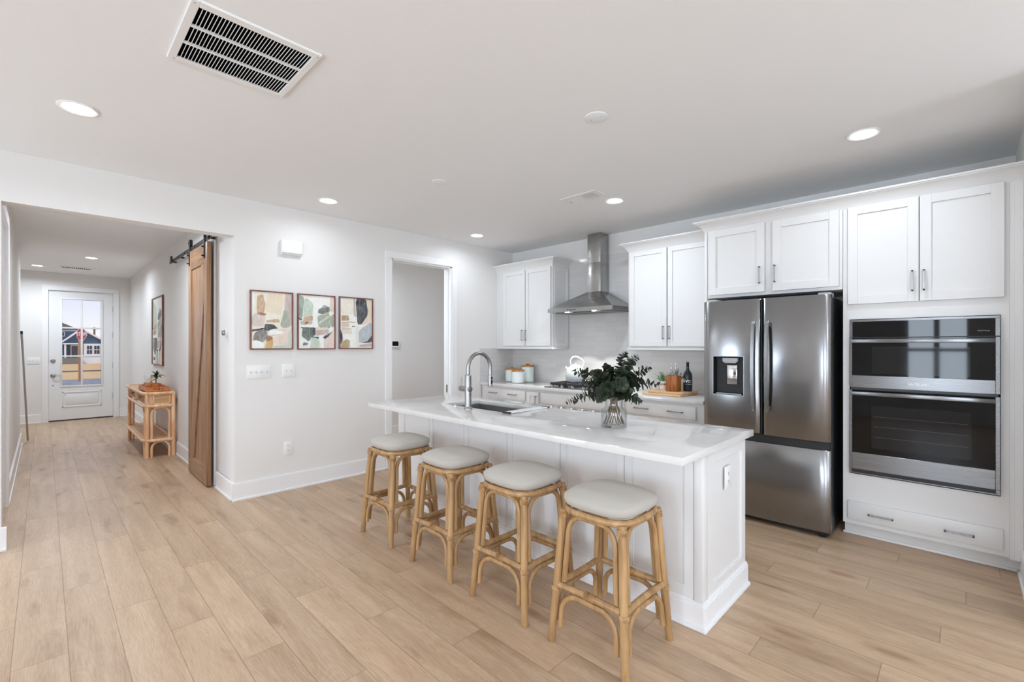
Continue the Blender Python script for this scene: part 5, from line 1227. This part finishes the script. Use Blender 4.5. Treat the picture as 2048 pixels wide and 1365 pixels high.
def smooth_path(pts, n=6):
    P = [Vector(p) for p in pts]; out = []
    for i in range(len(P) - 1):
        a, b, c_, d_ = P[max(i - 1, 0)], P[i], P[i + 1], P[min(i + 2, len(P) - 1)]
        for j in range(n):
            t = j / n; out.append(.5 * ((2 * b) + (c_ - a) * t + (2 * a - 5 * b + 4 * c_ - d_) * t * t + (3 * b - a - 3 * c_ + d_) * t ** 3))
    return out + [P[-1]]
hpp = smooth_path([Vector((kx, ky, kz)) + AX * a + Vector((0, 0, b)) for a, b in hp])
hk = MB().tube(hpp, [.008 + .005 * math.sin(PI * i / (len(hpp) - 1)) for i in range(len(hpp))], 10).build('handle', 'clear_handle', kt)
kk = []
for i in range(7):
    a = -.1 + .75 * i / 6; kk.append(Vector((kx, ky, kz)) + AX * (.1225 * math.cos(a * .9)) + Vector((0, 0, .06 + .1 * math.sin(a))) - FWD * .02)
MB().tube(kk, .008, 8).build('water_gauge', 'black_plastic', kt)
# boards with pots, box and bottle
b1 = tag(MB().box(-2.345, -1.94, 4.275, 4.685, CZ + .0006, CZ + .022).build('cutting_board', 'board_wood', bevel=.006), 'larger light wood cutting board lying at the bottom of the pair', 'cutting board', 'stacked cutting boards')
b2 = tag(MB().box(-2.295, -1.93, 4.295, 4.655, CZ + .0225, CZ + .044).build('cutting_board', 'board_wood', bevel=.006), 'smaller light wood cutting board stacked on the other, under the bottle', 'cutting board', 'stacked cutting boards')
BZ = CZ + .0445
bxo = thing('bottle_caddy', (-2.05, 4.375, BZ), 'rustic brown wooden caddy holding two glass oil bottles', 'caddy')
m = MB(); a, b, c_, d_ = -2.110, -1.998, 4.325, 4.425; h = .155; tt = .010
m.box(a, b, c_, c_ + tt, BZ, BZ + h); m.box(a, b, d_ - tt, d_, BZ, BZ + h); m.box(a, a + tt, c_ + tt, d_ - tt, BZ, BZ + h); m.box(b - tt, b, c_ + tt, d_ - tt, BZ, BZ + h); m.box(a + tt, b - tt, c_ + tt, d_ - tt, BZ, BZ + .012)
m.build('wooden_box', 'box_wood', bxo, bevel=.003)
for i, x in enumerate((-2.077, -2.031)):
    g_ = thing('oil_bottle', (x, 4.375, BZ + .0125), ('glass oil bottle in the wooden caddy, on the plant side', 'glass oil bottle in the wooden caddy, on the dark bottle side')[i], 'bottle', 'oil bottles in the caddy')
    z = BZ + .0125
    MB().lathe([(0, 0), (.020, 0), (.021, .004), (.021, .150), (.010, .178), (.008, .20), (.009, .21), (0, .21)], (x, 4.375, z), 18).build('glass_body', 'vase_glass', g_, smooth=50)
    MB().lathe([(0, .2102), (.009, .2102), (.011, .22), (.004, .232), (.003, .262), (0, .263)], (x, 4.375, z), 14).build('pourer', 'chrome', g_, smooth=50)
wb = thing('olive_bottle', (-1.966, 4.47, BZ), 'dark navy bottle with white lettering beside the refrigerator', 'bottle')
wx, wy = -1.955, 4.475
MB().lathe([(0, 0), (.040, 0), (.043, .005), (.043, .150), (.038, .178), (.020, .205), (.014, .225), (.013, .272), (.0145, .274), (.0145, .286), (0, .286)], (wx, wy, BZ), 32).build('glass_body', 'bottle_navy', wb, smooth=50)
MB().cyl((wx, wy, BZ + .2862), .011, .014, 14).build('stopper', 'cork', wb)
va_ = math.atan2(-wy, -wx)                   # the lettering runs round towards the right of the bottle
def lab(body, size, z, turn):
    r_ = Matrix.Rotation(va_ + PI / 2 + turn, 4, 'Z') @ RX
    n_ = Vector((math.cos(va_ + turn), math.sin(va_ + turn), 0))
    text_mesh(body, size, 'lettering', 'ink_white', wb, Vector((wx, wy, z)) + n_ * .0432, r_, .0003, bendr=.0432)
lab('olive', .062, BZ + .105, -.62); lab('OIL  GARDEN', .010, BZ + .070, .15)
def pot_plant(x, y, R_, h, mat, leafm, n, L, lb, strap):
    o = thing('potted_herb', (x, y, BZ), lb, 'plant', 'potted herbs on the cutting boards')
    MB().lathe([(0, 0), (R_ * .85, 0), (R_, h), (R_ * .93, h), (R_ * .85, h * .85), (0, h * .85)], (x, y, BZ), 20).build('pot', mat, o)
    if strap: MB().lathe([(R_ * .965, h * .55), (R_ * 1.0, h * .56), (R_ * 1.02, h * .72), (R_ * .97, h * .73)], (x, y, BZ), 20, cap=False).build('band', 'copper', o)
    m = MB(); rd = random.Random(int(1000 * R_) + n)
    for i in range(n):
        az = rd.uniform(0, 2 * PI); el = rd.uniform(.5, 1.45); p = Vector((x, y, BZ + h * .85)); dv = Vector((math.cos(az) * math.cos(el), math.sin(az) * math.cos(el), math.sin(el))); LL = L * rd.uniform(.6, 1.1)
        m.tube([p, p + dv * LL], [.0018, .0008], 5)
        for k in range(7):
            q = p + dv * LL * (.35 + .65 * k / 6); a = k * 2.4; o1 = dv.orthogonal().normalized(); o2 = dv.cross(o1); sd_ = o1 * math.cos(a) + o2 * math.sin(a); e_ = q + sd_ * .016 + dv * .012; w_ = dv.cross(sd_).normalized() * .005
            m.add([q, (q + e_) / 2 + w_, e_, (q + e_) / 2 - w_], [(0, 1, 2, 3)])
    m.build('foliage', leafm, o, smooth=60)
pot_plant(-2.225, 4.50, .045, .085, 'pot_white', 'leaf_green', 24, .105, 'small bright green herb in a copper-banded pot', True)
pot_plant(-2.135, 4.59, .040, .08, 'pot_white', 'leaf_grey_green', 24, .15, 'grey-green herb standing behind the wooden caddy', False)

# ------------------------------------------------------------------ outdoors, seen through the front door
GZ = lambda x: -.10 + (x + 12) * .0125        # the ground falls gently away from the house
def gquad(x0, x1, y0, y1, dz=0): return MB().add([(x0, y0, GZ(x0) + dz), (x1, y0, GZ(x1) + dz), (x1, y1, GZ(x1) + dz), (x0, y1, GZ(x0) + dz), (x0, y0, GZ(x0) - 1), (x1, y0, GZ(x1) - 1), (x1, y1, GZ(x1) - 1), (x0, y1, GZ(x0) - 1)], [(0, 1, 2, 3), (7, 6, 5, 4), (0, 4, 5, 1), (1, 5, 6, 2), (2, 6, 7, 3), (3, 7, 4, 0)])
struct(gquad(-200, -12.2, -90, 90).build('ground', 'grass_dry', smooth=0))
tag(gquad(-49, -46, -40, 40, .012).build('road', 'asphalt', smooth=0), 'thin dark strip of road across the dry lawn outside', 'road'); bpy.data.objects['road']['kind'] = 'structure'
# gravel bank
m = MB(); nx, ny = 16, 44; vs = []
for i in range(nx + 1):
    for j in range(ny + 1):
        x = -17.0 - 16 * i / nx; y = -6 + 13 * j / ny; u = i / nx
        hgt = .16 * math.sin(PI * min(1, u * 1.02)) ** .5 * (1 + .5 * noise.noise(Vector((x * .8, y * .8, 0)))) + .03 * noise.noise(Vector((x * 4, y * 4, 2)))
        vs.append((x, y, GZ(x) - .02 + max(0, hgt)))
m.add(vs, [(i * (ny + 1) + j, i * (ny + 1) + j + 1, (i + 1) * (ny + 1) + j + 1, (i + 1) * (ny + 1) + j) for i in range(nx) for j in range(ny)])
tag(m.build('gravel_bank', 'gravel', smooth=60), 'low bank of blue-grey gravel just outside the front door', 'gravel', kind='stuff')
# stop sign on a timber post
SXX = -27.0; sc = 27 / 19
sy, szc = .784 * sc, 1.41 + (1.735 - 1.41) * sc
sg = thing('stop_sign', (SXX, sy, GZ(SXX)), 'red octagonal stop sign on a timber post outside the front door', 'sign')
MB().box(SXX - .05, SXX + .05, sy - .085, sy + .005, GZ(SXX) - .1, szc - .05).build('post', 'post_wood', sg, bevel=.006)
R1 = .285; th = math.radians(58)          # the sign is turned away from the door
ex, ey = math.sin(th), math.cos(th); nx_, ny_ = math.cos(th), -math.sin(th)
octo = [(R1 * math.cos(PI / 8 + k * PI / 4), R1 * math.sin(PI / 8 + k * PI / 4)) for k in range(8)]
def sign_plate(sc_, d0, d1, name, mat):
    vs = []
    for d in (d0, d1): vs += [(SXX + .32 + a * sc_ * ex + d * nx_, sy + a * sc_ * ey + d * ny_, szc + b * sc_) for a, b in octo]
    MB().add(vs, [tuple(range(8)), tuple(range(8, 16))] + [(k, (k + 1) % 8, 8 + (k + 1) % 8, 8 + k) for k in range(8)]).build(name, mat, sg)
sign_plate(1.0, -.004, .0, 'rim', 'house_white'); sign_plate(.93, .002, .006, 'face', 'sign_red')
text_mesh('STOP', .215, 'lettering', 'ink_white', sg, (SXX + .32 + .010 * nx_, sy + .010 * ny_, szc), Matrix.Rotation(PI / 2 - th, 4, 'Z') @ RX, .002)
# blue house across the road; positions measured at 36 m and scaled to 80 m
HX = -80.0; k = 80 / 36
Yh = lambda y: y * k
Zh = lambda z: 1.41 + (z - 1.41) * k
hs = thing('blue_house', (HX, Yh(1.5), GZ(HX)), 'blue sided house with white trim across the road outside', 'house')
g0 = GZ(HX) - .3
MB().box(HX - 9, HX - 3, Yh(-1.2), Yh(1.42), g0, Zh(2.28)).build('upper_wall', 'siding', hs)
MB().prism([(Yh(-1.3), Zh(2.28)), (Yh(1.50), Zh(2.28)), (Yh(1.50), Zh(2.32)), (Yh(.1), Zh(3.05)), (Yh(-1.3), Zh(2.32))], HX - 9.3, HX - 2.7, 'x').build('upper_roof', 'roof_shingle', hs)
MB().box(HX - 3.02, HX - 2.85, Yh(-1.2), Yh(1.42), Zh(2.24), Zh(2.31)).build('fascia', 'house_white', hs)
MB().prism([(Yh(.74), g0), (Yh(2.36), g0), (Yh(2.36), Zh(1.80)), (Yh(1.52), Zh(2.33)), (Yh(.74), Zh(1.72))], HX - 6, HX - .5, 'x').build('front_wall', 'siding', hs)
pk = (Yh(1.52), Zh(2.40))
for (a, b) in ((Yh(.66), Zh(1.60)), (Yh(2.50), Zh(1.71))):
    MB().prism([(a, b), (a, b - .22), (pk[0], pk[1] - .24), pk], HX - 6.3, HX + .15, 'x').build('gable_roof', 'house_white', hs)
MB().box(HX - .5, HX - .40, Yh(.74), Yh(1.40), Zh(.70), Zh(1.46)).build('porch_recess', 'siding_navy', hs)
MB().box(HX - .40, HX + .2, Yh(.74), Yh(1.44), Zh(1.46), Zh(1.53)).build('porch_beam', 'house_white', hs)
MB().box(HX - .2, HX + .1, Yh(.80), Yh(.88), Zh(.70), Zh(1.46)).build('porch_column', 'house_white', hs)
MB().box(HX - .42, HX - .34, Yh(1.06), Yh(1.40), Zh(.72), Zh(1.42)).build('door_surround', 'house_white', hs); MB().box(HX - .36, HX - .30, Yh(1.10), Yh(1.36), Zh(.72), Zh(1.38)).build('house_door', 'slot_dark', hs)
MB().box(HX - .5, HX - .1, Yh(1.60), Yh(2.36), Zh(.80), Zh(1.50)).build('window_bay', 'house_white', hs)
for (a, b) in ((1.738, 1.951), (2.048, 2.275)):
    wdo = MB().box(HX - .12, HX - .06, Yh(a), Yh(b), Zh(.92), Zh(1.38)).build('house_window', 'house_glass', hs)
    MB().box(HX - .10, HX - .03, Yh(a), Yh(b), Zh(1.14), Zh(1.165)).box(HX - .10, HX - .03, Yh((a + b) / 2) - .02, Yh((a + b) / 2) + .02, Zh(.92), Zh(1.38)).build('sash_bar', 'house_white', wdo)
wdo = MB().box(HX - 3.02, HX - 2.9, Yh(.60), Yh(.86), Zh(1.92), Zh(2.20)).build('house_window', 'house_white', hs); MB().box(HX - 2.92, HX - 2.85, Yh(.68), Yh(.82), Zh(1.96), Zh(2.16)).build('glass', 'house_glass', wdo)
MB().box(HX - .5, HX - .4, Yh(1.60), Yh(1.76), Zh(1.95), Zh(2.12)).build('gable_vent', 'house_white', hs)
MB().box(HX - .45, HX + 1.2, Yh(.7), Yh(1.42), g0, Zh(.70)).build('porch_step', 'concrete', hs)
MB().box(HX - .45, HX - .2, Yh(1.56), Yh(2.40), g0, Zh(.74)).build('foundation', 'house_white', hs)
for i, y in enumerate((2.05,)):
    up = thing('utility_pole', (-110, y * 110 / 36, GZ(-110)), 'distant utility pole rising behind the blue house', 'pole')
    MB().tube([(-110, y * 110 / 36, GZ(-110) - .5), (-110, y * 110 / 36, 1.41 + 1.05 * 110 / 36)], .15, 8).build('pole_shaft', 'stem_brown', up); MB().box(-110.1, -109.9, y * 110 / 36 - .5, y * 110 / 36 + .5, 1.41 + .93 * 110 / 36, 1.41 + .93 * 110 / 36 + .2).build('cross_arm', 'stem_brown', up)
